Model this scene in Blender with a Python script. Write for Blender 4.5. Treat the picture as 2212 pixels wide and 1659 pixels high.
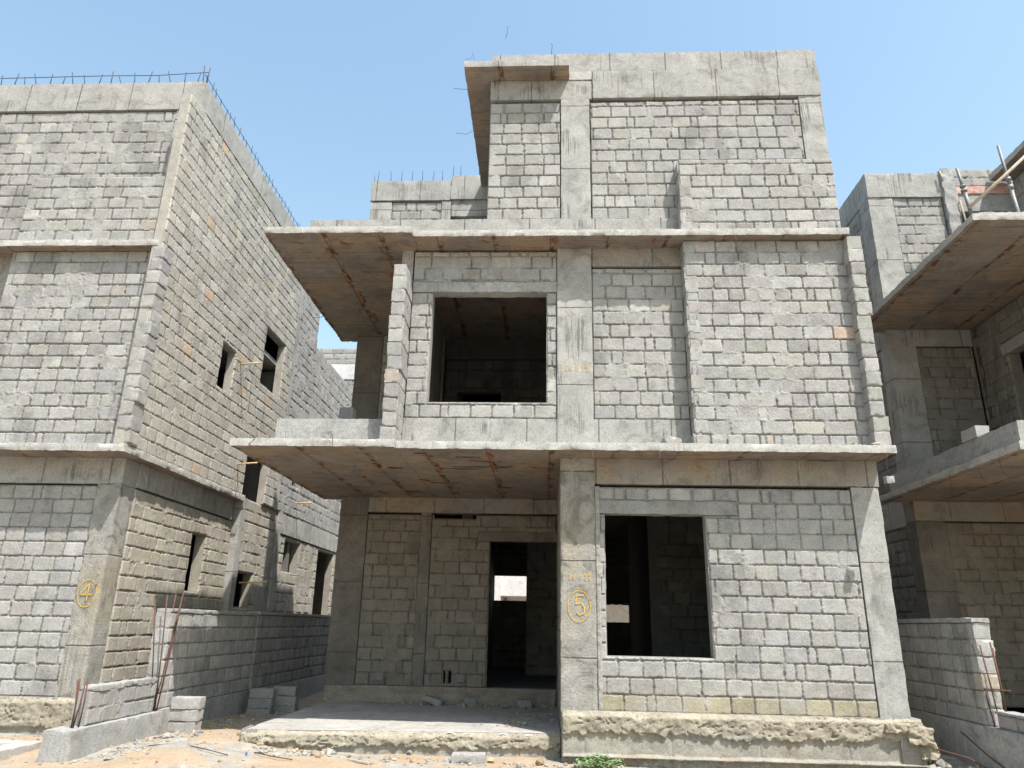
import bpy, math, random
import numpy as np
from mathutils import Matrix, Vector

# ------------------------------------------------------------------ clear
for o in list(bpy.data.objects): bpy.data.objects.remove(o)
sc = bpy.context.scene
COL = sc.collection

# ------------------------------------------------------------------ camera
def cam_axes(yaw, pitch, roll):
    cy, sy, cp, sp = math.cos(yaw), math.sin(yaw), math.cos(pitch), math.sin(pitch)
    f = Vector((sy*cp, cy*cp, sp)); r = Vector((cy, -sy, 0)); u = r.cross(f)
    return (r*math.cos(roll)+u*math.sin(roll), -r*math.sin(roll)+u*math.cos(roll), f)
cd = bpy.data.cameras.new('camera'); cam = bpy.data.objects.new('camera', cd); COL.objects.link(cam)
r_, u_, f_ = cam_axes(-0.05124041, 0.32188523, 0.02099234)
cam.matrix_world = Matrix(((r_.x, u_.x, -f_.x, 0), (r_.y, u_.y, -f_.y, 0), (r_.z, u_.z, -f_.z, 1.6), (0, 0, 0, 1)))
cd.sensor_width = 36; cd.lens = 1565.33/2212*36; cd.clip_start = .05; cd.clip_end = 2000
sc.camera = cam

# ------------------------------------------------------------------ sky, sun, exposure
SUN = Vector((.86, -1.0, 2.34)).normalized()
elev = math.asin(SUN.z); azim = math.atan2(SUN.x, SUN.y)
w = bpy.data.worlds.new('World'); sc.world = w; w.use_nodes = True
nt = w.node_tree; nt.nodes.clear()
sky = nt.nodes.new('ShaderNodeTexSky'); sky.sky_type = 'NISHITA'; sky.sun_disc = False
sky.sun_elevation = elev; sky.sun_rotation = azim
sky.air_density = 1.9; sky.dust_density = 1.9; sky.ozone_density = 1.9; sky.altitude = 0
bg = nt.nodes.new('ShaderNodeBackground'); bg.inputs['Strength'].default_value = .148
ow = nt.nodes.new('ShaderNodeOutputWorld')
tint = nt.nodes.new('ShaderNodeMix'); tint.data_type = 'RGBA'; tint.blend_type = 'MULTIPLY'; tint.inputs[0].default_value = 1
tint.inputs[7].default_value = (.975, 1.0, .975, 1)
nt.links.new(sky.outputs[0], tint.inputs[6]); nt.links.new(tint.outputs[2], bg.inputs[0]); nt.links.new(bg.outputs[0], ow.inputs[0])
sl = bpy.data.lights.new('sun', 'SUN'); sl.energy = 5.0; sl.angle = math.radians(.55); sl.color = (1, .957, .89)
so = bpy.data.objects.new('sun', sl); COL.objects.link(so)
so.rotation_euler = SUN.to_track_quat('Z', 'Y').to_euler(); so.location = (6, -10, 24)
sc.view_settings.view_transform = 'Standard'; sc.view_settings.look = 'None'
sc.view_settings.exposure = 0.74; sc.view_settings.gamma = 1.0
sc.view_settings.use_curve_mapping = False
sc.cycles.max_bounces = 6; sc.cycles.diffuse_bounces = 3

# ------------------------------------------------------------------ numpy noise
def _h(ix, iy, iz, seed):
    n = (ix.astype(np.int64)*374761393 + iy.astype(np.int64)*668265263 + iz.astype(np.int64)*2147483647 + seed*974634777) & 0xffffffff
    n = ((n ^ (n >> 13))*1274126177) & 0xffffffff
    n = ((n ^ (n >> 15))*2246822519) & 0xffffffff
    n = n ^ (n >> 16)
    return (n & 0xffffff)/float(0xffffff)
def vn(x, y, z=0.0, seed=0):
    x = np.asarray(x, float); y = np.asarray(y, float); z = np.asarray(z, float)+0*x
    ix, iy, iz = np.floor(x), np.floor(y), np.floor(z)
    fx, fy, fz = x-ix, y-iy, z-iz
    fx, fy, fz = (t*t*(3-2*t) for t in (fx, fy, fz))
    r = 0
    flat = not np.any(z)
    for dx in (0, 1):
        for dy in (0, 1):
            for dz in ((0,) if flat else (0, 1)):
                wgt = (fx if dx else 1-fx)*(fy if dy else 1-fy)
                if not flat: wgt = wgt*(fz if dz else 1-fz)
                r = r+wgt*_h(ix+dx, iy+dy, iz+dz, seed)
    return r*2-1
def fbm(x, y, z=0.0, seed=0, o=3):
    r, a, t = 0, 1., 0.
    for k in range(o):
        r = r+a*vn(np.asarray(x)*2**k, np.asarray(y)*2**k, np.asarray(z)*2**k, seed+17*k); t += a; a *= .5
    return r/t
def sst(a, b, x):
    t = np.clip((x-a)/(b-a), 0, 1); return t*t*(3-2*t)

# ------------------------------------------------------------------ materials
AL = .76      # overall reflectance of the cement and sand surfaces
def new_mat(name):
    m = bpy.data.materials.new(name); m.use_nodes = True
    return m, m.node_tree, m.node_tree.nodes['Principled BSDF']
def N(nt, t, **k):
    n = nt.nodes.new(t)
    for a, b in k.items():
        if a.startswith('i_'):
            key = a[2:]; key = int(key) if key.isdigit() else key
            n.inputs[key].default_value = b
        else: setattr(n, a, b)
    return n
def noise(nt, vec, scale, detail=3, rough=.6):
    n = N(nt, 'ShaderNodeTexNoise'); n.inputs['Scale'].default_value = scale
    n.inputs['Detail'].default_value = detail; n.inputs['Roughness'].default_value = rough
    nt.links.new(vec, n.inputs['Vector']); return n.outputs['Fac']
def ramp(nt, fac, stops):
    r = N(nt, 'ShaderNodeValToRGB'); e = r.color_ramp.elements
    while len(e) < len(stops): e.new(.5)
    for s, (p, c) in zip(e, stops):
        s.position = p; s.color = (c[0], c[1], c[2], 1) if hasattr(c, '__len__') else (c, c, c, 1)
    nt.links.new(fac, r.inputs[0]); return r.outputs[0]
def mix(nt, fac, a, b, mode='MIX'):
    n = N(nt, 'ShaderNodeMix', data_type='RGBA', blend_type=mode)
    for s, v in ((0, fac), (6, a), (7, b)):
        if isinstance(v, bpy.types.NodeSocket): nt.links.new(v, n.inputs[s])
        elif hasattr(v, '__len__'): n.inputs[s].default_value = (v[0], v[1], v[2], 1)
        else: n.inputs[s].default_value = v if s == 0 else (v, v, v, 1)
    return n.outputs[2]
def math_(nt, op, a, b=0.0, c=None):
    n = N(nt, 'ShaderNodeMath', operation=op)
    for i, v in enumerate((a, b, c)):
        if v is None: continue
        if isinstance(v, bpy.types.NodeSocket): nt.links.new(v, n.inputs[i])
        else: n.inputs[i].default_value = v
    return n.outputs[0]
def bump(nt, bs, h, strength, dist):
    b = N(nt, 'ShaderNodeBump'); b.inputs['Strength'].default_value = strength; b.inputs['Distance'].default_value = dist
    nt.links.new(h, b.inputs['Height']); nt.links.new(b.outputs[0], bs.inputs['Normal'])
def scaled(nt, vec, s):
    m = N(nt, 'ShaderNodeVectorMath', operation='MULTIPLY'); nt.links.new(vec, m.inputs[0]); m.inputs[1].default_value = s
    return m.outputs[0]

def mat_attr(name, gsc=55, bstr=.55):
    """mesh colour attribute 'tone' times fine grain"""
    m, nt, bs = new_mat(name)
    pos = N(nt, 'ShaderNodeNewGeometry').outputs['Position']
    at = N(nt, 'ShaderNodeVertexColor', layer_name='tone').outputs[0]
    g = ramp(nt, noise(nt, pos, gsc, 5, .8), [(.3, .58), (.5, 1.0), (.72, 1.25)])
    l = ramp(nt, noise(nt, pos, 5.1, 5, .65), [(.3, .82), (.7, 1.14)])
    pit = ramp(nt, noise(nt, pos, 95, 2, .5), [(.30, .62), (.40, 1.0)])
    c = mix(nt, 1.0, mix(nt, 1.0, mix(nt, 1.0, at, g, 'MULTIPLY'), l, 'MULTIPLY'), pit, 'MULTIPLY')
    nt.links.new(c, bs.inputs['Base Color']); bs.inputs['Roughness'].default_value = .93
    bs.inputs['Specular IOR Level'].default_value = .15
    bump(nt, bs, noise(nt, pos, 70, 4, .75), bstr, .008)
    return m
def mat_conc(name, c1, c2, streak=.5, seams=(), boards=None, warm=None, bstr=.35, fine=38, spots=.5, smear=.22, rust=0, streakcol=(.10, .095, .085)):
    """cast concrete: mottling, water streaks, shutter joints, air holes. seams = (axis, spacing, offset)"""
    m, nt, bs = new_mat(name)
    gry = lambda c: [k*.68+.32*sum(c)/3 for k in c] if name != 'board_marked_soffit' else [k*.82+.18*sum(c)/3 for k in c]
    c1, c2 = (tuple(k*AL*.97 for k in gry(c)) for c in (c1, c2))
    if warm: warm = tuple(k*AL for k in warm)
    pos = N(nt, 'ShaderNodeNewGeometry').outputs['Position']
    sep = N(nt, 'ShaderNodeSeparateXYZ'); nt.links.new(pos, sep.inputs[0])
    base = mix(nt, ramp(nt, noise(nt, pos, 1.9, 5, .62), [(.32, 0), (.68, 1)]), c1, c2)
    if warm:
        base = mix(nt, ramp(nt, noise(nt, scaled(nt, pos, (1.0, 1.0, .6)), 1.3, 3, .5), [(.48, 0), (.66, 1)]), base, warm)
    base = mix(nt, 1.0, base, ramp(nt, noise(nt, pos, fine, 5, .78), [(.28, .66), (.5, 1), (.75, 1.2)]), 'MULTIPLY')
    dn = N(nt, 'ShaderNodeTexNoise'); nt.links.new(pos, dn.inputs['Vector'])
    for kk, vv in (('Scale', 2.6), ('Detail', 6), ('Roughness', .62), ('Distortion', 1.6)): dn.inputs[kk].default_value = vv
    base = mix(nt, 1.0, base, ramp(nt, dn.outputs['Fac'], [(.36, 1-smear), (.46, 1), (.56, 1), (.66, 1+smear*.55)]), 'MULTIPLY')
    if streak > 0:
        s = noise(nt, scaled(nt, pos, (34, 34, 1.1)), 1.0, 3, .65)
        mk = noise(nt, scaled(nt, pos, (1.9, 1.9, 1.3)), 1.0, 3, .6)
        k = math_(nt, 'MULTIPLY', ramp(nt, s, [(.50, 0), (.57, 1)]), ramp(nt, mk, [(.52, 0), (.62, 1)]))
        base = mix(nt, math_(nt, 'MULTIPLY', k, streak), base, streakcol)
    if spots > 0:
        v = N(nt, 'ShaderNodeTexVoronoi'); v.inputs['Scale'].default_value = 13; nt.links.new(pos, v.inputs['Vector'])
        k = ramp(nt, v.outputs['Distance'], [(.07, 1), (.13, 0)])
        k = math_(nt, 'MULTIPLY', k, ramp(nt, noise(nt, pos, 2.3, 2), [(.45, 0), (.6, 1)]))
        base = mix(nt, math_(nt, 'MULTIPLY', k, spots), base, (.12, .11, .095))
    hgt = noise(nt, pos, 42, 5, .7)
    wob = math_(nt, 'MULTIPLY', noise(nt, pos, 6, 3), .014)
    for ax, sp, off in list(seams)+([boards] if boards else []):
        isb = boards and (ax, sp, off) == tuple(boards)
        t = math_(nt, 'ADD', sep.outputs[ax], math_(nt, 'ADD', wob, -off-.007))
        t = math_(nt, 'PINGPONG', t, sp/2)
        if isb:
            k = ramp(nt, math_(nt, 'MULTIPLY', t, 1.0), [(.0035, 1), (.011, 0)])
            k = math_(nt, 'MULTIPLY', k, ramp(nt, noise(nt, scaled(nt, pos, (1.2, 6, 6)), 1, 2), [(.42, 0), (.6, .75)]))
        else:
            k = ramp(nt, t, [(.005, 1), (.013, 0)])
            k = math_(nt, 'MULTIPLY', k, ramp(nt, noise(nt, pos, 7, 2), [(.32, .35), (.5, 1)]))
        base = mix(nt, math_(nt, 'MULTIPLY', k, .78), base, (.07, .062, .05))
        hgt = math_(nt, 'SUBTRACT', hgt, math_(nt, 'MULTIPLY', k, .8))
    if rust:
        t = math_(nt, 'PINGPONG', math_(nt, 'ADD', sep.outputs[0], math_(nt, 'ADD', math_(nt, 'MULTIPLY', noise(nt, pos, 2.5, 4), .16), 3.3)), .43)
        k = math_(nt, 'MULTIPLY', ramp(nt, t, [(.02, 1), (.06, 0)]), ramp(nt, noise(nt, pos, 4.5, 5, .7), [(.50, 0), (.56, 1)]))
        n2 = noise(nt, scaled(nt, pos, (1.3, 26, 3)), 1.0, 5, .7)
        k2 = ramp(nt, n2, [(.61, 0), (.65, .75)])
        base = mix(nt, math_(nt, 'MAXIMUM', k, k2), base, (.115, .05, .025))
    nt.links.new(base, bs.inputs['Base Color']); bs.inputs['Roughness'].default_value = .9
    bs.inputs['Specular IOR Level'].default_value = .2
    bump(nt, bs, hgt, bstr, .012)
    return m
def mat_plain(name, col, rough=.7, var=.25, sc_=30, metal=0, col2=None):
    m, nt, bs = new_mat(name)
    tc = N(nt, 'ShaderNodeTexCoord').outputs['Object']
    n = noise(nt, tc, sc_, 4, .65)
    if col2: c = mix(nt, ramp(nt, n, [(.4, 0), (.62, 1)]), col, col2)
    else: c = mix(nt, 1.0, col, ramp(nt, n, [(.3, 1-var), (.7, 1+var)]), 'MULTIPLY')
    nt.links.new(c, bs.inputs['Base Color']); bs.inputs['Roughness'].default_value = rough; bs.inputs['Metallic'].default_value = metal
    bump(nt, bs, n, .2, .003)
    return m

M = {}
M['block'] = mat_attr('concrete_block_masonry')
M['rough'] = mat_attr('rough_cement_render', 40, .8)
M['fascia'] = mat_conc('slab_edge_concrete', (.46, .44, .40), (.56, .535, .49), streak=.28, bstr=.6, fine=30, spots=.3)
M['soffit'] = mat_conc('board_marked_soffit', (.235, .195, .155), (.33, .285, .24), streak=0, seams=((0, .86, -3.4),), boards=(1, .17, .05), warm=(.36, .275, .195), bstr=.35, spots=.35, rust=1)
M['beam'] = mat_conc('beam_concrete', (.35, .338, .31), (.46, .445, .41), streak=.75, seams=((0, 1.02, .73),), bstr=.45)
M['beam_warm'] = mat_conc('warm_beam_concrete', (.30, .27, .235), (.38, .35, .31), streak=.3, seams=((0, .92, .68),), warm=(.37, .30, .225), bstr=.5)
M['beam_y'] = mat_conc('side_beam_concrete', (.38, .365, .33), (.47, .45, .41), streak=.6, seams=((1, 1.6, 10.9),), bstr=.45)
M['column'] = mat_conc('column_concrete', (.34, .33, .30), (.50, .485, .45), streak=.7, seams=((2, 1.22, 2.48),), bstr=.5, spots=.7)
M['column_gf'] = mat_conc('stained_column_concrete', (.30, .285, .25), (.45, .43, .385), streak=.4, seams=((2, 1.22, 2.44),), warm=(.38, .345, .28), smear=.38, bstr=.95, spots=.6)
M['shadecol'] = mat_conc('shade_toned_concrete', (.17, .145, .12), (.27, .235, .20), streak=.75, seams=((2, 1.2, 2.3),), bstr=.7, spots=.7)  # column concrete darkened and browned, with porch shade put into the colour
M['cement'] = mat_conc('grey_cement', (.36, .355, .34), (.48, .47, .445), streak=.3, bstr=.6, fine=26)
M['plaster'] = mat_conc('rough_lintel_cement', (.30, .295, .28), (.40, .39, .37), streak=.1, bstr=1.0, fine=45, spots=.6)
M['parapet'] = mat_conc('parapet_concrete', (.37, .358, .33), (.46, .447, .415), streak=.55, seams=((0, .93, .10),), bstr=.5)
M['parapet_y'] = mat_conc('parapet_side_concrete', (.37, .358, .33), (.46, .447, .415), streak=.4, seams=((1, 1.9, 11.0),), bstr=.5)
M['platform'] = mat_conc('dusty_cement_floor', (.40, .375, .34), (.52, .49, .44), streak=0, bstr=.4, fine=24, spots=.2)
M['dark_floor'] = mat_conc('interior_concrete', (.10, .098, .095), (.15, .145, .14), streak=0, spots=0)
M['rebar'] = mat_plain('rusty_steel', (.10, .045, .03), .85, .4, 60)
M['rebar_dark'] = mat_plain('dark_steel_bar', (.035, .045, .06), .7, .3, 60)
M['wood'] = mat_plain('bamboo', (.52, .36, .17), .6, .25, 25)
M['palewood'] = mat_plain('weathered_timber', (.33, .285, .22), .75, .25, 25)
M['prop'] = mat_plain('weathered_steel_pipe', (.12, .15, .18), .6, .4, 20, .3, col2=(.22, .19, .15))
M['tape'] = mat_plain('brown_packing_tape', (.22, .085, .028), .45, .35, 30)
M['paint'] = mat_plain('ochre_chalk_paint', (.52, .33, .06), .9, .25, 60)
M['leaf'] = mat_plain('weed_leaf', (.085, .17, .045), .6, .4, 30, col2=(.19, .27, .12))
M['bag'] = mat_plain('white_plastic_sack', (.70, .71, .72), .4, .1, 8)
M['mesh'] = mat_plain('galvanised_wire', (.45, .47, .48), .5, .2, 20, .6)
M['white'] = mat_conc('white_painted_wall', (.72, .71, .69), (.78, .77, .75), streak=.08, spots=0, bstr=.1)
M['box'] = mat_plain('grey_junction_box', (.13, .14, .14), .5, .3, 30)
M['redpaint'] = mat_plain('faded_red_paint', (.50, .20, .15), .85, .35, 12, col2=(.46, .40, .36))
M['darkblock'] = mat_plain('dark_grey_block', (.052, .055, .060), .9, .3, 40)
M['glass'] = mat_plain('dark_window_pane', (.03, .04, .05), .15, .1, 3)

# ------------------------------------------------------------------ object helpers
def tag(o, label=None, cat=None, group=None, kind=None):
    for k, v in (('label', label), ('category', cat), ('group', group), ('kind', kind)):
        if v: o[k] = v
    return o
def thing(name, loc, label, cat, group=None):
    o = bpy.data.objects.new(name, None); COL.objects.link(o); o.location = loc; o.empty_display_size = .3
    return tag(o, label, cat, group)
def link(name, me, parent=None, mats=()):
    o = bpy.data.objects.new(name, me); COL.objects.link(o)
    for m in mats: me.materials.append(m)
    if parent is not None:
        o.parent = parent
        p = Vector((0, 0, 0)); q = parent
        while q is not None:
            p += Vector(q.location) if q.type == 'EMPTY' else Vector((0, 0, 0)); q = q.parent
        if parent.type == 'EMPTY': o.matrix_parent_inverse = Matrix.Translation(-p)
    return o
def raw_mesh(name, V, F, smooth=False, mi=None, tone=None):
    """V (n,3) float, F (m,4) int quads"""
    me = bpy.data.meshes.new(name)
    V = np.ascontiguousarray(V, np.float32); F = np.ascontiguousarray(F, np.int32)
    me.vertices.add(len(V)); me.vertices.foreach_set('co', V.ravel())
    me.loops.add(F.size); me.loops.foreach_set('vertex_index', F.ravel())
    me.polygons.add(len(F)); me.polygons.foreach_set('loop_start', np.arange(0, F.size, F.shape[1], dtype=np.int32))
    if mi is not None: me.polygons.foreach_set('material_index', np.ascontiguousarray(mi, np.int32))
    me.polygons.foreach_set('use_smooth', np.full(len(F), smooth, bool))
    if tone is not None:
        a = me.color_attributes.new('tone', 'FLOAT_COLOR', 'POINT')
        c = np.ones((len(V), 4), np.float32); c[:, :3] = np.asarray(tone)*AL
        a.data.foreach_set('color', c.ravel())
    me.update(calc_edges=True)
    return me
def pymesh(name, V, F, smooth=False):
    me = bpy.data.meshes.new(name); me.from_pydata([tuple(v) for v in V], [], F); me.update()
    if smooth: me.polygons.foreach_set('use_smooth', [True]*len(me.polygons))
    return me

def boxgeo(x0, x1, y0, y1, z0, z1, s=.06, amp=.004, chip=.008, seed=1, faces='xXyYzZ'):
    """gridded box with noise-displaced faces and worn edges; returns V, F, facekind"""
    Vs, Fs, K = [], [], []; base = 0
    P = np.array([[x0, x1], [y0, y1], [z0, z1]], float)
    for fk in faces:
        ax = 'xyz'.index(fk.lower()); hi = fk.isupper()
        a, b = [(1, 2), (2, 0), (0, 1)][ax]
        na = int(min(400, max(1, round((P[a, 1]-P[a, 0])/s)))); nb = int(min(400, max(1, round((P[b, 1]-P[b, 0])/s))))
        A, B = np.meshgrid(np.linspace(P[a, 0], P[a, 1], na+1), np.linspace(P[b, 0], P[b, 1], nb+1), indexing='ij')
        V = np.zeros((A.size, 3)); V[:, a] = A.ravel(); V[:, b] = B.ravel(); V[:, ax] = P[ax, 1 if hi else 0]
        i = np.arange(na)[:, None]*(nb+1)+np.arange(nb)[None, :]
        q = np.stack([i, i+nb+1, i+nb+2, i+1], -1).reshape(-1, 4)
        if not hi: q = q[:, ::-1]
        Vs.append(V); Fs.append(q+base); K += [fk]*len(q); base += len(V)
    V = np.concatenate(Vs); F = np.concatenate(Fs)
    on = [(np.abs(V[:, k]-P[k, 0]) < 1e-6, np.abs(V[:, k]-P[k, 1]) < 1e-6) for k in range(3)]
    cnt = sum((lo | hi).astype(int) for lo, hi in on)
    D = np.stack([fbm(V[:, 0]*7+.3, V[:, 1]*7, V[:, 2]*7+.1, seed+k*31, 3) for k in range(3)], -1)*amp
    ch = (np.clip(fbm(V[:, 0]*5+5.2, V[:, 1]*5+1.7, V[:, 2]*5+.2, seed+99, 2)-.05, 0, 1)*.9+.55*np.clip(vn(V[:, 0]*29, V[:, 1]*29, V[:, 2]*29, seed+98), 0, 1))*chip*(cnt >= 2)
    O = V.copy()
    for k in range(3):
        lo, hi = on[k]
        O[:, k] += D[:, k]*1.0 + ch*lo - ch*hi
    return O, F, K
def cbox(name, parent, x0, x1, y0, y1, z0, z1, mat, s=.06, amp=.004, chip=.01, bottom=None, seed=None, tone=None):
    if seed is None: seed = int(abs(x0*131+y0*71+z0*37)*10) % 9973
    V, F, K = boxgeo(x0, x1, y0, y1, z0, z1, s, amp, chip, seed)
    K = np.array(K); mi = (K == 'z').astype(int) if bottom else np.zeros(len(F), int)
    t = None if tone is None else np.tile(np.array(tone), (len(V), 1))
    me = raw_mesh(name, V, F, True, mi, t)
    return link(name, me, parent, [M[mat]]+([M[bottom]] if bottom else []))

def body_geo(W, H, holes, t0, t1):
    """solid behind a wall face in local (u, v, depth) with rectangular holes"""
    us = sorted({0, W, *[min(max(h[k], 0), W) for h in holes for k in (0, 1)]})
    vs = sorted({0, H, *[min(max(h[k], 0), H) for h in holes for k in (2, 3)]})
    def solid(i, j):
        if i < 0 or j < 0 or i >= len(us)-1 or j >= len(vs)-1: return False
        cu, cv = (us[i]+us[i+1])/2, (vs[j]+vs[j+1])/2
        return not any(h[0] < cu < h[1] and h[2] < cv < h[3] for h in holes)
    V, F = [], []
    def q(*p): n = len(V); V.extend(p); F.append((n, n+1, n+2, n+3))
    for i in range(len(us)-1):
        for j in range(len(vs)-1):
            if not solid(i, j): continue
            a, b, c, d = us[i], us[i+1], vs[j], vs[j+1]
            q((a, c, t0), (b, c, t0), (b, d, t0), (a, d, t0)); q((a, c, t1), (a, d, t1), (b, d, t1), (b, c, t1))
            if not solid(i-1, j): q((a, c, t0), (a, d, t0), (a, d, t1), (a, c, t1))
            if not solid(i+1, j): q((b, c, t0), (b, c, t1), (b, d, t1), (b, d, t0))
            if not solid(i, j-1): q((a, c, t0), (a, c, t1), (b, c, t1), (b, c, t0))
            if not solid(i, j+1): q((a, d, t0), (b, d, t0), (b, d, t1), (a, d, t1))
    return np.array(V, float), np.array(F, int)

BLK = np.array((.400, .389, .373))
def block_wall(name, parent, o, u, n, W, H, holes=(), s=.014, seed=1, course=.205, lens=(.305,), thick=.2,
               rowtint=None, messy=.35, toprow=None, gap=False, edge=.03, tone=1.0, jit=.004, rnd=.018, joint=.0135, orange=0.0, jd=.017):
    """masonry face as real relief: every block its own tone, tilt and broken corners, mortar squeezed between"""
    rng = np.random.default_rng(seed)
    nu, nv = max(2, int(round(W/s))), max(2, int(round(H/s)))
    U, Z = np.meshgrid(np.linspace(0, W, nu+1), np.linspace(0, H, nv+1), indexing='ij')
    wu = U+.0045*fbm(U*9, Z*9, 0, seed+3, 3); wz = Z+.0045*fbm(U*8+9, Z*9, 0, seed+4, 3)+.006*vn(U*.9, Z*.9, 0, seed+8)
    dep = np.full(U.shape, -1.0); col = np.zeros(U.shape+(3,)); best = np.full(U.shape, -9.)
    nr = max(1, int(round((H-(toprow or 0))/course))); rows = list(np.linspace(0, H-(toprow or 0), nr+1))
    if toprow: rows.append(H)
    for k in range(len(rows)-1):
        z0, z1 = rows[k], rows[k+1]
        L = lens[rng.integers(len(lens))]
        x = -L*rng.uniform(.1, .9) if k % 2 else -L*rng.uniform(.0, .25)
        edges = [x]
        while x < W:
            l = L*rng.uniform(.93, 1.07)
            if rng.random() < .09: l = L*rng.uniform(.35, .55)
            x += l; edges.append(x)
        e = np.array(edges); nb = len(e)-1
        ga = rng.uniform(.6, 1.4, nb)*(1.5 if gap and k == len(rows)-2 else 1); off = rng.uniform(-jit, jit, nb)
        tu = rng.uniform(-.012, .012, nb); tz = rng.uniform(-.012, .012, nb); rr = rng.uniform(.3, 1.5, nb)*rnd
        g = 1+rng.normal(0, .06, nb)
        tint = np.stack([g*(1+rng.normal(0, .012, nb)), g, g*(1+rng.normal(0, .022, nb))], -1)
        pale = rng.random(nb) < .07; tint[pale] *= 1.14
        ora = rng.random(nb) < orange; tint[ora] *= np.array((1.18, .98, .80))
        if rowtint and k in rowtint: tint = tint*np.array(rowtint[k])
        sel = (wz >= z0-.004) & (wz < z1+.004)
        uu = wu[sel]; zz = wz[sel]
        b = np.clip(np.searchsorted(e, uu)-1, 0, nb-1)
        hx = (e[b+1]-e[b])/2-joint*ga[b]*.6; hz = (z1-z0)/2-joint*.55
        px = np.abs(uu-(e[b]+e[b+1])/2)-hx+rr[b]; pz = np.abs(zz-(z0+z1)/2)-hz+rr[b]
        d = -(np.minimum(np.maximum(px, pz), 0)+np.hypot(np.maximum(px, 0), np.maximum(pz, 0))-rr[b])
        d = d+.0035*vn(uu*55, zz*55, 0, seed+21)+.004*vn(uu*17, zz*17, 0, seed+22)
        upd = d > best[sel]
        bd = best[sel]; bd[upd] = d[upd]; best[sel] = bd
        hgt = off[b]+tu[b]*(uu-e[b]-.15)+tz[b]*(zz-z0-.1)
        dd = dep[sel]; dd[upd] = hgt[upd]; dep[sel] = dd
        cc = col[sel]; cc[upd] = tint[b][upd]; col[sel] = cc
    inb = sst(-.001, .0045, best)
    hb = dep+.0022*fbm(U*30, Z*30, 0, seed+5, 2)
    m1 = fbm(U*3.1, Z*3.7, 0, seed+6, 3); m2 = fbm(U*26, Z*30, 0, seed+7, 3)
    msk = sst(.05, .45, m1+messy-.5)
    hm = -jd*(1-msk)+msk*.002+m2*(.003+.011*msk)
    blob = sst(.018, .0, best)*sst(.15, .5, m1+.5*m2+messy-.55)
    hb2 = hb+blob*(.004+.006*np.clip(m2, 0, 1))
    void = sst(.18, .42, fbm(U*5.2, Z*6.4, 0, seed+13, 3))*(1-msk)
    hm = hm-.03*void
    if gap:
        gr = sst(rows[-2]-.004, rows[-2]+.004, wz); hm = hm*(1-gr)-.06*gr
    h = inb*hb2+(1-inb)*hm
    mort = (.215, .205, .19)
    fb = inb*(1-blob*.8)
    blotch = 1+.06*fbm(U*5, Z*5, 0, seed+11, 3)
    c = fb[..., None]*(BLK*col*blotch[..., None])+(1-fb)[..., None]*(np.array(mort)*(1-msk)[..., None]+np.array((.39, .38, .355))*msk[..., None])*(1+.15*m2)[..., None]
    sm = sst(.22, .42, fbm(U*1.7+7, Z*2.1, 0, seed+51, 4)+.25*m2)[..., None]
    c = c*(1-.55*sm)+np.array((.43, .42, .395))*.55*sm
    dk = sst(.25, .5, fbm(U*2.3, Z*1.3+5, 0, seed+52, 4)+.2*m2)[..., None]
    c = c*(1-.22*dk)
    c = np.clip(c*tone, .02, .9)
    # boundary ring goes back into the wall
    bd = np.zeros(U.shape, bool); bd[[0, -1], :] = True; bd[:, [0, -1]] = True
    cu, cz = (U[:-1, :-1]+U[1:, 1:])/2, (Z[:-1, :-1]+Z[1:, 1:])/2
    keep = np.ones(cu.shape, bool)
    rg = .011*np.clip(fbm(cu*9, cz*9, 0, seed+61, 3)+.35, 0, 1); RG = .011*np.clip(fbm(U*9, Z*9, 0, seed+61, 3)+.35, 0, 1)
    for a, b_, c_, d_ in holes:
        keep &= ~((cu > a-rg) & (cu < b_+rg) & (cz > c_-rg) & (cz < d_+rg))
        ring = (U > a-s*.8-RG) & (U < b_+s*.8+RG) & (Z > c_-s*.8-RG) & (Z < d_+s*.8+RG)
        bd |= ring
    h = np.where(bd, -edge, h)
    idx = np.arange(U.size).reshape(U.shape)
    F = np.stack([idx[:-1, :-1], idx[1:, :-1], idx[1:, 1:], idx[:-1, 1:]], -1)[keep]
    L3 = np.stack([U.ravel(), Z.ravel(), h.ravel()], -1); C = c.reshape(-1, 3)
    V2, F2 = body_geo(W, H, holes, -edge*.8, -thick)
    u = np.array(u, float); n = np.array(n, float); up = np.array((0, 0, 1.))
    if np.dot(np.cross(u, up), n) < 0: F = F[:, ::-1]; F2 = F2[:, ::-1]
    allL = np.concatenate([L3, V2]); allF = np.concatenate([F, F2+len(L3)])
    Wd = np.array(o, float)+allL[:, :1]*u+allL[:, 1:2]*up+allL[:, 2:]*n
    nb2 = len(V2); Cb = np.tile(BLK*.93*tone, (nb2, 1))
    sm_used = np.unique(allF); remap = -np.ones(len(Wd), int); remap[sm_used] = np.arange(len(sm_used))
    me = raw_mesh(name, Wd[sm_used], remap[allF], False, None, np.concatenate([C, Cb])[sm_used])
    fl = np.zeros(len(allF), bool); fl[:len(F)] = True; me.polygons.foreach_set('use_smooth', fl)
    return link(name, me, parent, [M['block']])

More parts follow.
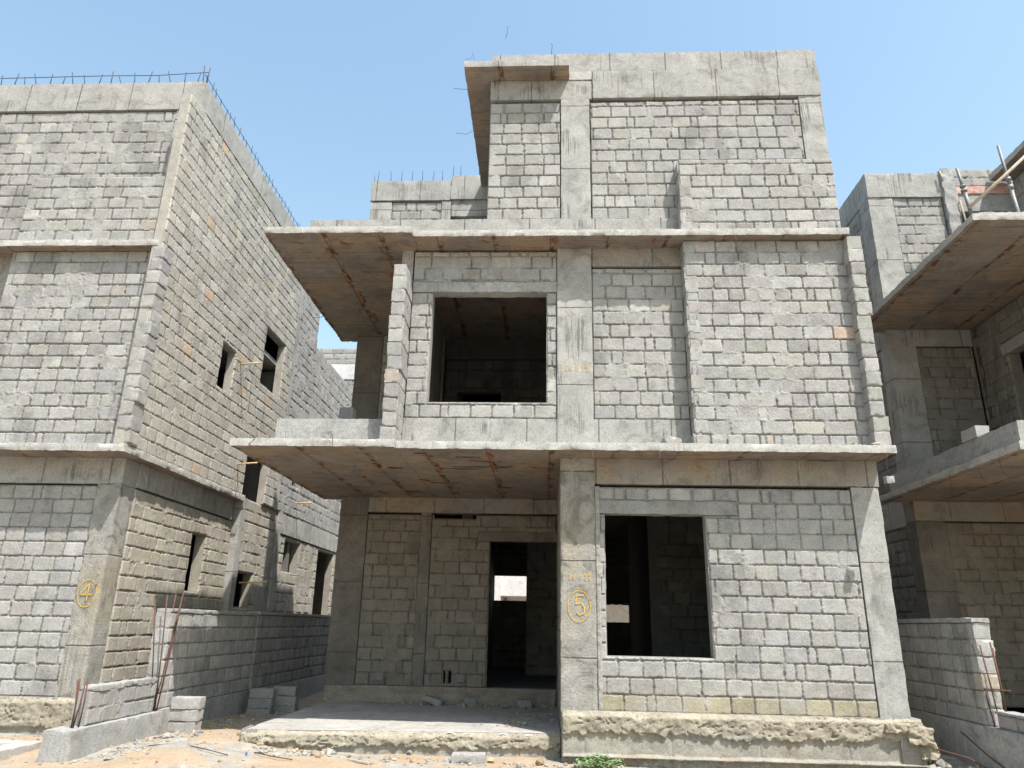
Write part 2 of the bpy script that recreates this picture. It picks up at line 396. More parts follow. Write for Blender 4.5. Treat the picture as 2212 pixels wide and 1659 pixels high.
def rough_face(name, parent, o, u, n, W, H, hf, cf, s=.015, thick=.2, edge=.03, mat='rough'):
    """relief face with custom height and colour functions of (u, z)"""
    nu, nv = max(2, int(round(W/s))), max(2, int(round(H/s)))
    U, Z = np.meshgrid(np.linspace(0, W, nu+1), np.linspace(0, H, nv+1), indexing='ij')
    h = hf(U, Z); c = cf(U, Z)
    bd = np.zeros(U.shape, bool); bd[[0, -1], :] = True; bd[:, [0, -1]] = True
    h = np.where(bd, -edge, h)
    idx = np.arange(U.size).reshape(U.shape)
    F = np.stack([idx[:-1, :-1], idx[1:, :-1], idx[1:, 1:], idx[:-1, 1:]], -1).reshape(-1, 4)
    L3 = np.stack([U.ravel(), Z.ravel(), h.ravel()], -1)
    V2, F2 = body_geo(W, H, (), -edge*.8, -thick)
    u = np.array(u, float); n = np.array(n, float); up = np.array((0, 0, 1.))
    if np.dot(np.cross(u, up), n) < 0: F = F[:, ::-1]; F2 = F2[:, ::-1]
    allL = np.concatenate([L3, V2]); allF = np.concatenate([F, F2+len(L3)])
    Wd = np.array(o, float)+allL[:, :1]*u+allL[:, 1:2]*up+allL[:, 2:]*n
    C = np.concatenate([np.clip(c.reshape(-1, 3), .02, .9), np.tile((.36, .34, .3), (len(V2), 1))])
    me = raw_mesh(name, Wd, allF, False, None, C)
    fl = np.zeros(len(allF), bool); fl[:len(F)] = True; me.polygons.foreach_set('use_smooth', fl)
    return link(name, me, parent, [M[mat]])

def block_pier(name, parent, x0, x1, y0, y1, z0, z1, seed=1, course=.21, tone=1.0):
    """free end of a one-block-wide wall: stacked rounded blocks, each a little out of line"""
    rng = np.random.default_rng(seed); n = max(1, round((z1-z0)/course)); c = (z1-z0)/n
    Vs, Fs, Cs = [], [], []; b = 0
    for k in range(n):
        dx, dy = rng.uniform(-.012, .012, 2)
        g = .008
        V, F, K = boxgeo(x0+dx, x1+dx+rng.uniform(-.01, .01), y0+dy, y1, z0+k*c+g, z0+(k+1)*c-g*.3, .02, .006, .022, seed*13+k)
        t = BLK*(1+rng.normal(0, .09))*np.array((1+rng.normal(0, .02), 1, 1+rng.normal(0, .03)))*tone
        if rng.random() < .1: t = t*np.array((1.1, 1.0, .88))
        Vs.append(V); Fs.append(F+b); Cs.append(np.tile(t, (len(V), 1))); b += len(V)
    V, F, K = boxgeo(x0+.012, x1-.012, y0+.014, y1, z0, z1-.02, .04, .004, .0, seed)
    Vs.append(V); Fs.append(F+b); Cs.append(np.tile((.33, .32, .3), (len(V), 1)))
    me = raw_mesh(name, np.concatenate(Vs), np.concatenate(Fs), True, None, np.clip(np.concatenate(Cs), .02, .9))
    return link(name, me, parent, [M['block']])

def tube_geo(pts, r, seg=6):
    pts = [Vector(p) for p in pts]; V, F = [], []
    for i, p in enumerate(pts):
        d = (pts[min(i+1, len(pts)-1)]-pts[max(i-1, 0)]).normalized()
        a = d.cross(Vector((0, 0, 1)) if abs(d.z) < .9 else Vector((1, 0, 0))).normalized(); b = d.cross(a)
        rr = r[i] if hasattr(r, '__len__') else r
        for k in range(seg):
            t = 2*math.pi*k/seg; V.append(tuple(p+a*math.cos(t)*rr+b*math.sin(t)*rr))
    for i in range(len(pts)-1):
        for k in range(seg):
            F.append((i*seg+k, i*seg+(k+1) % seg, (i+1)*seg+(k+1) % seg, (i+1)*seg+k))
    F.append(tuple(range(seg))[::-1]); n = (len(pts)-1)*seg; F.append(tuple(n+k for k in range(seg)))
    return V, F
def tubes(name, parent, lines, r, mat, seg=6):
    V, F = [], []
    for l in lines:
        v, f = tube_geo(l, r, seg); b = len(V); V += v; F += [tuple(i+b for i in q) for q in f]
    return link(name, pymesh(name, V, F, True), parent, [M[mat]])

# ================================================================== GROUND
def ground_z(x, y):
    z = .02+.07*sst(-3.2, -4.6, x)+.06*vn(x*.5+3, y*.5, 0, 41)*sst(2, 6, y)
    z = z+.13*sst(4.4, 5.4, x)*sst(8, 10.5, y)                       # right side rises to the compound wall
    z = z+.10*np.exp(-((x+4.1)**2/1.1+(y-9.6)**2/1.6))                # sand heap by the porch
    z = z+.05*np.exp(-((x+6.6)**2/.6+(y-9.4)**2/.5))
    near = sst(3, 6, y)*sst(26, 18, y)
    z = z+(.022*fbm(x*2.3, y*2.3, 0, 42, 4)+.010*fbm(x*11, y*11, 0, 43, 3))*near
    z = z+.03*np.clip(fbm(x*5, y*5, 0, 45, 3), 0, 1)*near*(np.clip(fbm(x*.8, y*.8, 0, 46, 2)+.2, 0, 1))
    return z
xs = np.concatenate([[-1500, -400, -120, -50, -30, -20, -15, -12, -10], np.arange(-8.6, 8.6, .045), [9, 10, 12, 15, 20, 30, 50, 120, 400, 1500]])
ys = np.concatenate([[-1500, -400, -120, -50, -25, -12, -6, -3, 0, 2, 4, 5, 6, 6.5], np.arange(7, 15, .045), [15.3, 16, 17, 18, 20, 23, 27, 32, 40, 60, 120, 400, 1500]])
GX, GY = np.meshgrid(xs, ys, indexing='ij'); GZ = ground_z(GX, GY)
idx = np.arange(GX.size).reshape(GX.shape)
GF = np.stack([idx[:-1, :-1], idx[1:, :-1], idx[1:, 1:], idx[:-1, 1:]], -1).reshape(-1, 4)
def mat_ground():
    m, nt, bs = new_mat('sandy_building_ground')
    pos = N(nt, 'ShaderNodeNewGeometry').outputs['Position']
    sand = mix(nt, ramp(nt, noise(nt, pos, 2.2, 4), [(.35, 0), (.65, 1)]), (.355, .262, .178), (.385, .31, .225))
    dust = mix(nt, ramp(nt, noise(nt, pos, 6, 4), [(.35, 0), (.65, 1)]), (.27, .252, .225), (.38, .362, .33))
    k = ramp(nt, noise(nt, pos, .9, 5, .62), [(.47, 0), (.56, 1)])
    c = mix(nt, k, sand, dust)
    c = mix(nt, 1.0, c, ramp(nt, noise(nt, pos, 45, 5, .75), [(.28, .6), (.5, 1), (.75, 1.2)]), 'MULTIPLY')
    nt.links.new(c, bs.inputs['Base Color']); bs.inputs['Roughness'].default_value = .97
    bs.inputs['Specular IOR Level'].default_value = .1
    bump(nt, bs, noise(nt, pos, 30, 5, .75), .8, .03); return m
M['ground'] = mat_ground()
tag(link('ground', raw_mesh('ground', np.stack([GX.ravel(), GY.ravel(), GZ.ravel()], -1), GF, True), None, [M['ground']]), kind='structure')
def gz(x, y): return float(ground_z(np.array([float(x)]), np.array([float(y)]))[0])

# ================================================================== MAIN HOUSE
H = thing('concrete_house', (0, 10, 0), 'three storey unfinished grey block house in the middle, painted with an ochre circled 5', 'house')
X, Y = (1, 0, 0), (0, 1, 0); FR = (0, -1, 0); LT = (-1, 0, 0); RT = (1, 0, 0)
Z1, Z2 = 3.84, 7.14          # undersides of the two floor slabs
# --- plinth under the right bay
def plinth_h(seed, Wd, Hh, drip):
    def f(U, Z):
        r = fbm(U*14, Z*18, 0, seed+1, 4); b = fbm(U*3, Z*4, 0, seed, 3)
        lip = drip-.03+.055*fbm(U*2.1, U*0+1, 0, seed+2, 3)+.03*vn(U*15, U*0+2, 0, seed+3)+.02*vn(U*37, U*0+5, 0, seed+4)
        led = sst(-.012, .010, Z-lip)
        crease = np.abs(fbm(U*2.6+.6*b, Z*15+1.3*b, 0, seed+7, 4))
        top = .030+.020*b+.018*r+.028*sst(.0, .05, crease)-.02-.05*sst(Hh-.05-.04*np.clip(b+.2, 0, 1), Hh-.01, Z)
        seam = np.exp(-(((U+.25) % 1.07-.53)/.012)**2)*.012
        low = .004*r+.010*b-seam
        l2 = sst(-.004, .004, Z-.238-.010*fbm(U*3, U*0, 0, seed+5, 3)); l3 = sst(-.004, .004, Z-.205-.008*fbm(U*4, U*0+3, 0, seed+6, 3))
        shelf = .065*(l3-l2)+(1-l3)*(-.03+.045*np.clip(r+.3, 0, 1))
        return np.where(Z > .245, led*top+(1-led)*low, shelf+low)*1.0 if drip > .4 else led*top+(1-led)*low
    return f
def plinth_c(seed, drip):
    def f(U, Z):
        led = sst(drip-.05, drip+.02, Z+.05*fbm(U*3.3, U*0, 0, seed+2, 3))
        n = fbm(U*2.5, Z*5, 0, seed+9, 4)[..., None]; n2 = fbm(U*9, Z*9, 0, seed+19, 3)[..., None]
        a = np.array((.42, .385, .31)); b = np.array((.40, .36, .285)); g = np.array((.38, .36, .31))
        c = g*(1-led[..., None])+b*led[..., None]
        c = c*(1+.18*n+.12*n2)
        st = sst(.25, .55, n[..., 0]-.1*n2[..., 0])[..., None]*(1-led[..., None])
        return c*(1-st*.3)+np.array((.30, .21, .13))*st*.3
    return f
rough_face('plinth', H, (.20, 9.93, -.12), X, FR, 4.40, .73, plinth_h(5, 4.4, .73, .50), plinth_c(5, .50), s=.012, thick=.5)
rough_face('plinth', H, (4.60, 9.90, -.12), Y, RT, 10.0, .70, plinth_h(7, 10., .7, .48), plinth_c(7, .48), s=.04, thick=.3)
# --- ground floor right bay
block_wall('block_wall', H, (.69, 10, .60), X, FR, 3.43, 2.845, holes=[(.10, 1.46, .655, 2.475), (-.1, 1.90, 2.475, 2.66)],
           seed=11, s=.0105, messy=.3, gap=True, rowtint={0: (1.0, .93, .72), 1: (1.0, .985, .93)}, jd=.014)
cbox('lintel', H, .70, 2.58, 9.985, 10.19, 3.078, 3.258, 'plaster', s=.025, amp=.012, chip=.016)
COLM = cbox('column', H, .19, .66, 9.985, 10.45, .56, Z1, 'column_gf', s=.025, amp=.006, chip=.018)
rough_face('mortar_strip', H, (.655, 9.99, .60), X, FR, .075, 2.86, lambda U, Z: .012*fbm(U*22, Z*16, 0, 61, 3)+.006,
           lambda U, Z: (np.array((.40, .385, .35))*(1+.15*fbm(U*20, Z*14, 0, 62, 3)[..., None])), s=.012, thick=.1)
cbox('column', H, 4.13, 4.50, 9.985, 10.40, .56, 3.475, 'column', s=.03, amp=.006, chip=.016)
cbox('beam', H, .66, 4.505, 9.975, 10.3, 3.485, Z1, 'beam_warm', s=.04, amp=.005, chip=.012)
for (a_, b_, c_, d_, e_, f_) in ((4.38, 4.66, 9.80, 10.15, .34, .52), (4.52, 4.72, 9.86, 10.3, .16, .34), (4.12, 4.55, 9.84, 10.0, .46, .57)):
    V, F, K = boxgeo(a_, b_, c_, d_, e_, f_, .013, .02, .03, int(a_*100))
    V += .035*np.stack([fbm(V[:, 0]*15, V[:, 1]*15, V[:, 2]*22, 77+k, 4) for k in range(3)], -1)
    cc = np.array((.40, .355, .27))*(1+.2*fbm(V[:, 0]*9, V[:, 1]*9, V[:, 2]*9, 7, 3))[:, None]
    link('mortar_spill', raw_mesh('mortar_spill', V, F, True, None, np.clip(cc, .02, .9)), H, [M['rough']])
# --- porch
def platform():
    V, F, K = boxgeo(0, 1, 0, 1, -.15, .31, .02, 0, 0)
    nx, ny = 260, 180
    a, b = np.meshgrid(np.linspace(0, 1, nx), np.linspace(0, 1, ny), indexing='ij')
    x = -3.80+a*(3.99); yf = 9.80+.42*a; y = yf+b*(13.6-yf)
    z = .31+.004*fbm(x*3, y*3, 0, 71, 3)+.002*fbm(x*15, y*15, 0, 72, 2)
    edge = np.minimum(b*3.6, a*3.9)
    z = z-.035*np.exp(-edge/.02)*(1+fbm(x*9, y*9, 0, 73, 2)*.7)
    idx = np.arange(x.size).reshape(x.shape)
    F = np.stack([idx[:-1, :-1], idx[1:, :-1], idx[1:, 1:], idx[:-1, 1:]], -1).reshape(-1, 4)
    me = raw_mesh('porch_floor', np.stack([x.ravel(), y.ravel(), z.ravel()], -1), F, True)
    link('porch_floor', me, H, [M['platform']])
platform()
ang = math.atan2(.42, 3.99); cu, su = math.cos(ang), math.sin(ang)
rough_face('porch_edge', H, (-3.80, 9.80, -.16), (cu, su, 0), (su, -cu, 0), 4.02, .465, plinth_h(25, 4.0, .465, .31), plinth_c(25, .31), s=.012, thick=.4, edge=.02)
rough_face('porch_edge', H, (-3.80, 9.80, -.16), Y, LT, 3.75, .465, plinth_h(27, 3.7, .465, .31), plinth_c(27, .31), s=.02, thick=.2, edge=.02)
for px, pz in ((-1.85, .02), (-1.70, .06)):
    yy = 9.80+.42*((px+3.8)/3.99)
    dp = tubes('drain_pipe', H, [[(px, yy-.06, pz), (px, yy+.1, pz)]], .035, 'plaster', 12)
    tubes('drain_hole', dp, [[(px, yy-.064, pz), (px, yy-.02, pz)]], .024, 'darkblock', 12)
YP = 13.47
rough_face('skirting', H, (-3.86, YP-.02, .27), X, FR, 4.04, .30, lambda U, Z: .02*fbm(U*4, Z*8, 0, 81, 3)+.012*fbm(U*15, Z*15, 0, 82, 2)+.02*sst(.2, .1, Z),
           lambda U, Z: np.array((.33, .29, .235))*(1+.2*fbm(U*4, Z*7, 0, 83, 3)[..., None]), s=.02, thick=.3)
cbox('column', H, -3.86, -3.33, YP-.02, YP+.4, .55, Z1-.002, 'shadecol', s=.03, amp=.006, chip=.018)
cbox('beam', H, -3.33, .19, YP-.015, YP+.25, 3.565, Z1-.002, 'beam_warm', s=.04, amp=.005, chip=.01)
kw = dict(tone=np.array((.62, .575, .52)), messy=.5)  # brownish dirt together with deep porch shade put into the block tone
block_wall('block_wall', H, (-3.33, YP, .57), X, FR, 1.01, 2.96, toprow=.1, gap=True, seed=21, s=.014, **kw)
cbox('pilaster', H, -2.325, -2.125, YP-.01, YP+.2, .57, 3.56, 'shadecol', s=.03, amp=.012, chip=.02)
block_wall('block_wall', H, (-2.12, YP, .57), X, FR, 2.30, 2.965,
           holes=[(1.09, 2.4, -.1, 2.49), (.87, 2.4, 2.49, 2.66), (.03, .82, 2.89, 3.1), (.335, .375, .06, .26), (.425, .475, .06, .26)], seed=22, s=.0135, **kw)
cbox('lintel', H, -1.25, .19, YP-.012, YP+.19, 3.062, 3.228, 'shadecol', s=.03, amp=.01, chip=.014)
block_wall('porch_side_wall', H, (.19, 10.45, .31), Y, LT, 3.05, 3.5, seed=23, s=.02, thick=.2, tone=np.array((.75, .70, .63)))  # lowered tone puts porch shade into this side wall too
for bx in (-2.89, -1.475):
    cbox('socket_box', H, bx-.06, bx+.06, YP-.03, YP+.05, .66, .78, 'box', s=.05, amp=.001, chip=.002)
# --- slabs
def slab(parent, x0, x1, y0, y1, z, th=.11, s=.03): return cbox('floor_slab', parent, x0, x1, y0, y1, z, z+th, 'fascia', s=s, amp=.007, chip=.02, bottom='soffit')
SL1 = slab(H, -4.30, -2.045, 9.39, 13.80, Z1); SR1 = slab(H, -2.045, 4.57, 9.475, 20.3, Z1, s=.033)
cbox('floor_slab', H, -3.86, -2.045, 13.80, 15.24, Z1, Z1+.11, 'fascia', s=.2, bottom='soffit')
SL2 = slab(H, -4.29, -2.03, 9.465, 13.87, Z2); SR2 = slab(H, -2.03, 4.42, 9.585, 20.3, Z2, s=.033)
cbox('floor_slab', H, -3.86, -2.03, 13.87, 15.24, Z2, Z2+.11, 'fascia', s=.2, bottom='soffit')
# --- first floor
cbox('beam', H, -2.07, 2.02, 9.985, 10.3, 3.945, 4.415, 'beam', s=.04, amp=.005, chip=.012)
COLF = cbox('column', H, .145, .665, 9.97, 10.4, 3.945, Z2+.002, 'column', s=.03, amp=.005, chip=.010)
block_wall('block_wall', H, (-2.07, 10, 4.42), X, FR, 2.21, 2.69, holes=[(.32, 2.055, .245, 1.99), (-.1, 2.3, 1.99, 2.16)], gap=True, seed=31, s=.011, toprow=.09, messy=.62)
cbox('lintel', H, -2.06, .14, 9.985, 10.19, 6.412, 6.578, 'cement', s=.03, amp=.008, chip=.012)
block_wall('block_wall', H, (.67, 10, 4.42), X, FR, 1.36, 2.39, gap=True, seed=32, s=.011, toprow=.09, messy=.4)
cbox('beam', H, .665, 2.03, 9.98, 10.3, 6.835, Z2+.002, 'beam_warm', s=.04, amp=.005, chip=.012)
block_wall('bay_wall', H, (2.035, 9.75, 3.95), X, FR, 2.38, 3.19, seed=33, s=.0105, lens=(.305, .305, .405, .42, .22), messy=.5, orange=.02, thick=.2)
block_pier('bay_corner', H, 2.02, 2.20, 9.752, 10.0, 3.95, 7.13, seed=34)
block_pier('wing_wall', H, 4.365, 4.565, 9.59, 9.98, 3.95, 7.12, seed=35)
block_pier('wing_wall', H, -2.27, -2.075, 9.50, 10.02, 3.95, 6.64, seed=36)
block_wall('wing_side_wall', H, (-2.073, 9.53, 3.95), Y, RT, .47, 2.66, seed=37, s=.015, lens=(.26,), thick=.15, messy=.6)
cbox('parapet', H, -3.69, -2.28, 9.78, 9.93, 3.945, 4.335, 'cement', s=.03, amp=.006, chip=.012)
cbox('parapet', H, -3.84, -3.69, 9.78, 13.4, 3.945, 4.335, 'cement', s=.05, amp=.006, chip=.012)
cbox('column', H, -3.84, -3.31, YP, YP+.4, 3.94, Z2+.002, 'shadecol', s=.04, amp=.006, chip=.012)
block_wall('block_wall', H, (-3.31, YP, 3.95), X, FR, 1.25, 3.18, seed=38, s=.025, tone=.9)
cbox('side_wall', H, -2.27, -2.09, 10.02, 13.47, 3.945, Z2+.002, 'cement', s=.3)
# --- second floor
cbox('upstand', H, -3.78, 2.04, 9.965, 10.15, 7.245, 7.665, 'beam', s=.04, amp=.006, chip=.014)
cbox('upstand', H, -3.78, -3.63, 10.15, 13.1, 7.245, 7.60, 'beam', s=.08, amp=.006, chip=.012)
block_wall('block_wall', H, (-.97, 10, 7.665), X, FR, 1.165, 2.235, gap=True, seed=41, s=.0115, messy=.35)
cbox('column', H, .205, .675, 9.98, 10.4, 7.66, 9.945, 'column', s=.03, amp=.006, chip=.012)
block_wall('block_wall', H, (.69, 10, 7.665), X, FR, 3.40, 2.235, gap=True, seed=42, s=.0115, toprow=.10, messy=.38)
cbox('column', H, 4.095, 4.46, 9.985, 10.4, 7.25, 9.945, 'column', s=.03, amp=.006, chip=.012)
cbox('beam', H, -.975, .73, 9.985, 10.3, 9.95, 10.332, 'beam', s=.04, amp=.005, chip=.010)
cbox('beam', H, .73, 4.47, 9.965, 10.3, 9.948, 10.50, 'beam', s=.035, amp=.005, chip=.016)
cbox('beam_strip', H, .345, .725, 9.975, 10.2, 10.335, 10.50, 'fascia', s=.05, amp=.004)
cbox('parapet', H, -.97, 4.455, 9.985, 10.14, 10.502, 10.885, 'parapet', s=.035, amp=.005, chip=.012)
cbox('beam', H, -.965, .345, 9.995, 10.2, 10.33, 10.503, 'parapet', s=.05, amp=.004)
cbox('canopy_slab', H, -1.40, .335, 9.64, 9.984, 10.335, 10.455, 'parapet', s=.03, amp=.005, chip=.012, bottom='soffit')
cbox('canopy_slab', H, -1.40, -.976, 9.986, 13.6, 10.335, 10.455, 'fascia', s=.04, amp=.008, chip=.02, bottom='soffit')
block_wall('bay_wall', H, (2.03, 9.75, 7.255), X, FR, 2.36, 1.32, seed=43, s=.011, lens=(.4, .4, .27, .42, .22), toprow=.09, messy=.45)
block_pier('bay_corner', H, 2.015, 2.2, 9.752, 9.99, 7.25, 8.55, seed=44)
cbox('side_wall', H, -.97, -.80, 10.2, 13.1, 7.25, 10.33, 'cement', s=.15)
# --- rear block beyond the roof terrace
YR = 13.1
PRB = cbox('parapet', H, -3.74, -2.05, YR-.02, YR+.2, 10.02, 10.495, 'parapet', s=.05, amp=.006, chip=.014)
cbox('parapet', H, -2.045, -.97, YR-.02, YR+.2, 10.04, 10.62, 'parapet', s=.05, amp=.006, chip=.02)
cbox('column', H, -3.72, -3.27, YR, YR+.3, 7.25, 10.0, 'column', s=.06, amp=.006)
block_wall('block_wall', H, (-3.27, YR+.02, 7.25), X, FR, 1.05, 2.75, seed=45, s=.02, lens=(.4,))
cbox('column', H, -2.22, -2.03, YR, YR+.3, 7.25, 10.0, 'column', s=.06, amp=.006)
cbox('lintel', H, -2.03, -.98, YR+.03, YR+.3, 9.66, 10.04, 'column', s=.05, amp=.006)
cbox('roof_slab', H, -2.0, 4.44, YR+.3, 20.3, 10.3, 10.42, 'cement', s=.5)
cbox('roof_slab', H, -.80, 4.44, 10.14, YR+.3, 10.35, 10.45, 'cement', s=.4)
for rx in (-3.70, -3.64, -3.35, -3.13, -2.90, -2.67, -2.46, -2.24, -2.03, -1.86, -1.46, -1.36):
    hgt = .30 if rx not in (-3.70,) else .2
    dz = .12 if rx > -2.04 else 0
    tubes('rebar', PRB, [[(rx, YR+.06, 10.45+dz*.9), (rx+random.Random(int(rx*100)).uniform(-.02, .03), YR+.06, 10.49+dz+hgt)]], .007, 'rebar_dark', 5)
# --- shell and interior; room walls toned down, shade put into their colour
block_wall('outer_side_wall', H, (4.49, 10.3, .56), Y, RT, 9.9, 9.8, seed=51, s=.06, thick=.2)
block_wall('outer_side_wall', H, (-3.86, 13.6, .56), Y, LT, 1.65, 7.9, seed=52, s=.04, thick=.2)
block_wall('outer_side_wall', H, (-2.07, 15.25, .56), Y, LT, 4.9, 9.7, seed=57, s=.06, thick=.2)
block_wall('outer_rear_wall', H, (-3.84, 15.25, .56), X, (0, 1, 0), 1.80, 7.9, seed=58, s=.06, thick=.2)
def plainwall(name, parent, o, u, n, W, Hh, holes, thick=.2, mat='block', tone=.9):
    V2, F2 = body_geo(W, Hh, holes, 0, -thick)
    u = np.array(u, float); n = np.array(n, float)
    if np.dot(np.cross(u, (0, 0, 1.)), n) < 0: F2 = F2[:, ::-1]
    Wd = np.array(o, float)+V2[:, :1]*u+V2[:, 1:2]*np.array((0, 0, 1.))+V2[:, 2:]*n
    return link(name, raw_mesh(name, Wd, F2, False, None, np.tile(BLK*tone, (len(Wd), 1))), parent, [M[mat]])
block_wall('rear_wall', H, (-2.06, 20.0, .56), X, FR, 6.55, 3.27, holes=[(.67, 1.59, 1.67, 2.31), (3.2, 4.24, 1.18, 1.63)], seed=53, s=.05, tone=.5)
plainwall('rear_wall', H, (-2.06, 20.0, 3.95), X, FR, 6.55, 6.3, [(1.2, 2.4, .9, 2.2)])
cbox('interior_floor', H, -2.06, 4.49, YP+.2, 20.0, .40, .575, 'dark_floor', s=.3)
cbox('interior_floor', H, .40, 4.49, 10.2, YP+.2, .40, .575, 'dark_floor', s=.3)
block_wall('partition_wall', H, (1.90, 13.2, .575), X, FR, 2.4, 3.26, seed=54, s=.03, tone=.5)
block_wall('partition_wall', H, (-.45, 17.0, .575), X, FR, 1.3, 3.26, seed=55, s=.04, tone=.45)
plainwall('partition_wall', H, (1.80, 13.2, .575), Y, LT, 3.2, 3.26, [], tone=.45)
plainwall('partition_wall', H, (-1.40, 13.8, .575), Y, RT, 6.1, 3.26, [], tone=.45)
block_wall('partition_wall', H, (-2.07, 13.85, 3.95), X, FR, 6.5, 3.18, holes=[(.25, 1.15, -.1, 2.1)], seed=56, s=.03, tone=.38)  # low tone paints the unlit room into the block colour
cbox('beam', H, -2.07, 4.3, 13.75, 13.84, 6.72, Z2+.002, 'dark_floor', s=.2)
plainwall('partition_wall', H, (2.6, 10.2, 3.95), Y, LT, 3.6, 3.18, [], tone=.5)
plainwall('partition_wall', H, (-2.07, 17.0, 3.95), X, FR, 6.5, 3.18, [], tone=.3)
# --- tape and paper left by the shuttering on the soffits
trng = random.Random(4)
def tape(x, y, z, L, wd, a, parent=H):
    n = max(2, int(L/.06)); V, F = [], []; c, s_ = math.cos(a), math.sin(a)
    for i in range(n+1):
        t = (i/n-.5)*L; w0 = wd*trng.uniform(.35, 1.1)/2; sag = trng.uniform(.004, .02)
        off = trng.uniform(-.012, .012)
        V += [(x+c*t-s_*(off-w0), y+s_*t+c*(off-w0), z-sag), (x+c*t-s_*(off+w0), y+s_*t+c*(off+w0), z-sag*trng.uniform(.3, 1.4))]
    for i in range(n): F.append((2*i, 2*i+1, 2*i+3, 2*i+2))
    m = len(V); V += [(v[0], v[1], v[2]+.003) for v in V]; F += [tuple(m+i for i in q[::-1]) for q in F]
    link('tape_strip', pymesh('tape_strip', V, F), parent, [M['tape']])
for (x, y, L, wd, a) in [(-2.95, 11.9, .35, .07, 1.5), (-2.98, 11.5, .10, .12, .3), (-2.55, 10.6, .34, .07, 1.65), (-2.53, 10.25, .16, .06, 1.6), (-2.3, 10.75, .22, .10, 0), (-2.50, 12.0, .5, .05, 1.57),
                         (-2.48, 12.9, .5, .06, 1.55), (-1.66, 9.9, .12, .09, 1.2), (-1.62, 10.7, .4, .05, 1.6), (-1.63, 11.6, .45, .04, 1.55), (-1.60, 12.9, .3, .06, 1.6), (-1.75, 9.75, .2, .05, 0),
                         (-1.35, 10.75, .6, .05, .02), (-.95, 10.6, .9, .05, 0), (-.9, 10.2, .5, .03, 0), (-.78, 10.55, .5, .07, 1.5), (-.80, 9.85, .25, .09, 1.4), (-1.1, 9.95, .35, .05, .1),
                         (-1.7, 11.9, .5, .05, .05), (-2.0, 11.7, .2, .08, 1.0), (-.77, 11.7, .5, .05, 1.5), (-.7, 12.3, .25, .07, 0), (-.2, 10.6, .12, .06, .5), (-.76, 12.9, .3, .05, 1.6), (-2.35, 12.8, .3, .09, 0),
                         (-2.95, 12.9, .3, .05, 1.3), (-3.25, 13.2, .2, .06, 1.5)]:
    tape(x, y, Z1, L, wd, a, SL1 if x < -2.045 else SR1)
for (x, y, L, wd, a) in [(-3.45, 10.1, .3, .08, 1.57), (-3.40, 10.9, .35, .07, 1.5), (-3.35, 11.7, .5, .09, 1.6), (-3.3, 12.6, .4, .07, 1.57), (-2.6, 10.9, .3, .08, 1.57), (-2.6, 11.9, .4, .06, 1.57), (-2.55, 13, .4, .08, 1.6),
                         (-2.6, 10.0, .2, .04, 1.5), (-2.4, 10.3, .6, .035, 0), (-2.3, 11.6, .4, .03, .1), (-3.1, 9.8, .2, .05, .2), (-3.85, 9.75, .15, .06, .5), (-.95, 9.75, .12, .06, .9), (.12, 9.72, .2, .07, 1.57), (1.6, 9.75, .15, .05, 1.57)]:
    tape(x, y, Z2, L, wd, a, SL2 if x < -2.03 else SR2)
# --- tie wires hanging from the slabs
def wire(parent, p, pts, name='tie_wire', r=.004, mat='rebar'):
    l = [Vector(p)]
    for d in pts: l.append(l[-1]+Vector(d))
    return tubes(name, parent, [l], r, mat, 5)
wire(H, (.62, 9.47, 3.86), [(-.02, -.03, -.10), (.03, 0, -.13), (.09, .01, .04), (.05, 0, -.06), (-.08, 0, .03)])
wire(H, (1.50, 9.47, 3.84), [(-.02, 0, -.1), (.03, 0, -.12), (.03, 0, -.1), (.04, 0, -.12)])
wire(H, (2.9, 9.9, 3.84), [(-.03, 0, -.1), (.05, 0, -.12), (-.06, 0, -.15), (.04, 0, -.14), (.0, 0, -.12)])
w1 = wire(H, (4.45, 9.47, 3.86), [(-.03, 0, -.1), (-.01, 0, -.12), (.03, 0, -.1)], r=.003)
wire(H, (2.75, 9.57, 7.15), [(.02, 0, -.15), (.05, 0, -.15), (.0, 0, -.12), (.03, 0, -.14)], r=.003)
wire(H, (-1.0, 9.46, 7.5), [(.01, 0, .15), (.02, 0, -.1), (-.01, 0, -.25)], r=.003)
wire(H, (-.72, 9.60, 10.88), [(.03, 0, .12), (-.01, 0, .1), (.04, 0, .02)], r=.004, mat='rebar_dark')
wire(H, (-1.38, 9.7, 10.45), [(0, 0, .1), (.08, 0, .0), (.03, 0, .12), (.04, 0, -.2)], r=.003, mat='rebar_dark')
wire(H, (.05, 10.05, 10.88), [(.0, 0, .14), (.01, 0, .12), (-.02, 0, .03)], r=.006, mat='rebar_dark')
wire(H, (-1.40, 10.2, 10.36), [(-.12, 0, .01), (-.12, 0, .02)], r=.004, mat='rebar_dark')
wire(H, (-1.40, 11.3, 10.36), [(-.14, 0, -.08), (-.1, 0, .03), (-.08, 0, .0)], r=.004, mat='rebar_dark')
wire(H, (-4.29, 12.6, 7.16), [(-.10, 0, -.03), (-.10, 0, .0), (-.05, 0, .08)], r=.006, mat='rebar_dark')
wire(H, (-3.9, 9.40, 3.95), [(-.04, -.02, .03), (-.03, 0, -.06), (-.05, 0, -.05), (.03, 0, -.06)])
wire(H, (-2.95, 9.36, 3.99), [(.02, 0, .05), (.05, -.01, -.08), (.01, 0, -.12)])

for bx, by in ((.35, 9.75), (1.62, 9.72), (2.95, 9.75), (-.35, 10.3), (-2.9, 10.6), (-.9, 12.6), (-2.1, 12.3)):
    tubes('ceiling_box', SL1 if bx < -2.045 else SR1, [[(bx, by, Z1-.012), (bx, by, Z1+.02)]], .038, 'box', 14)
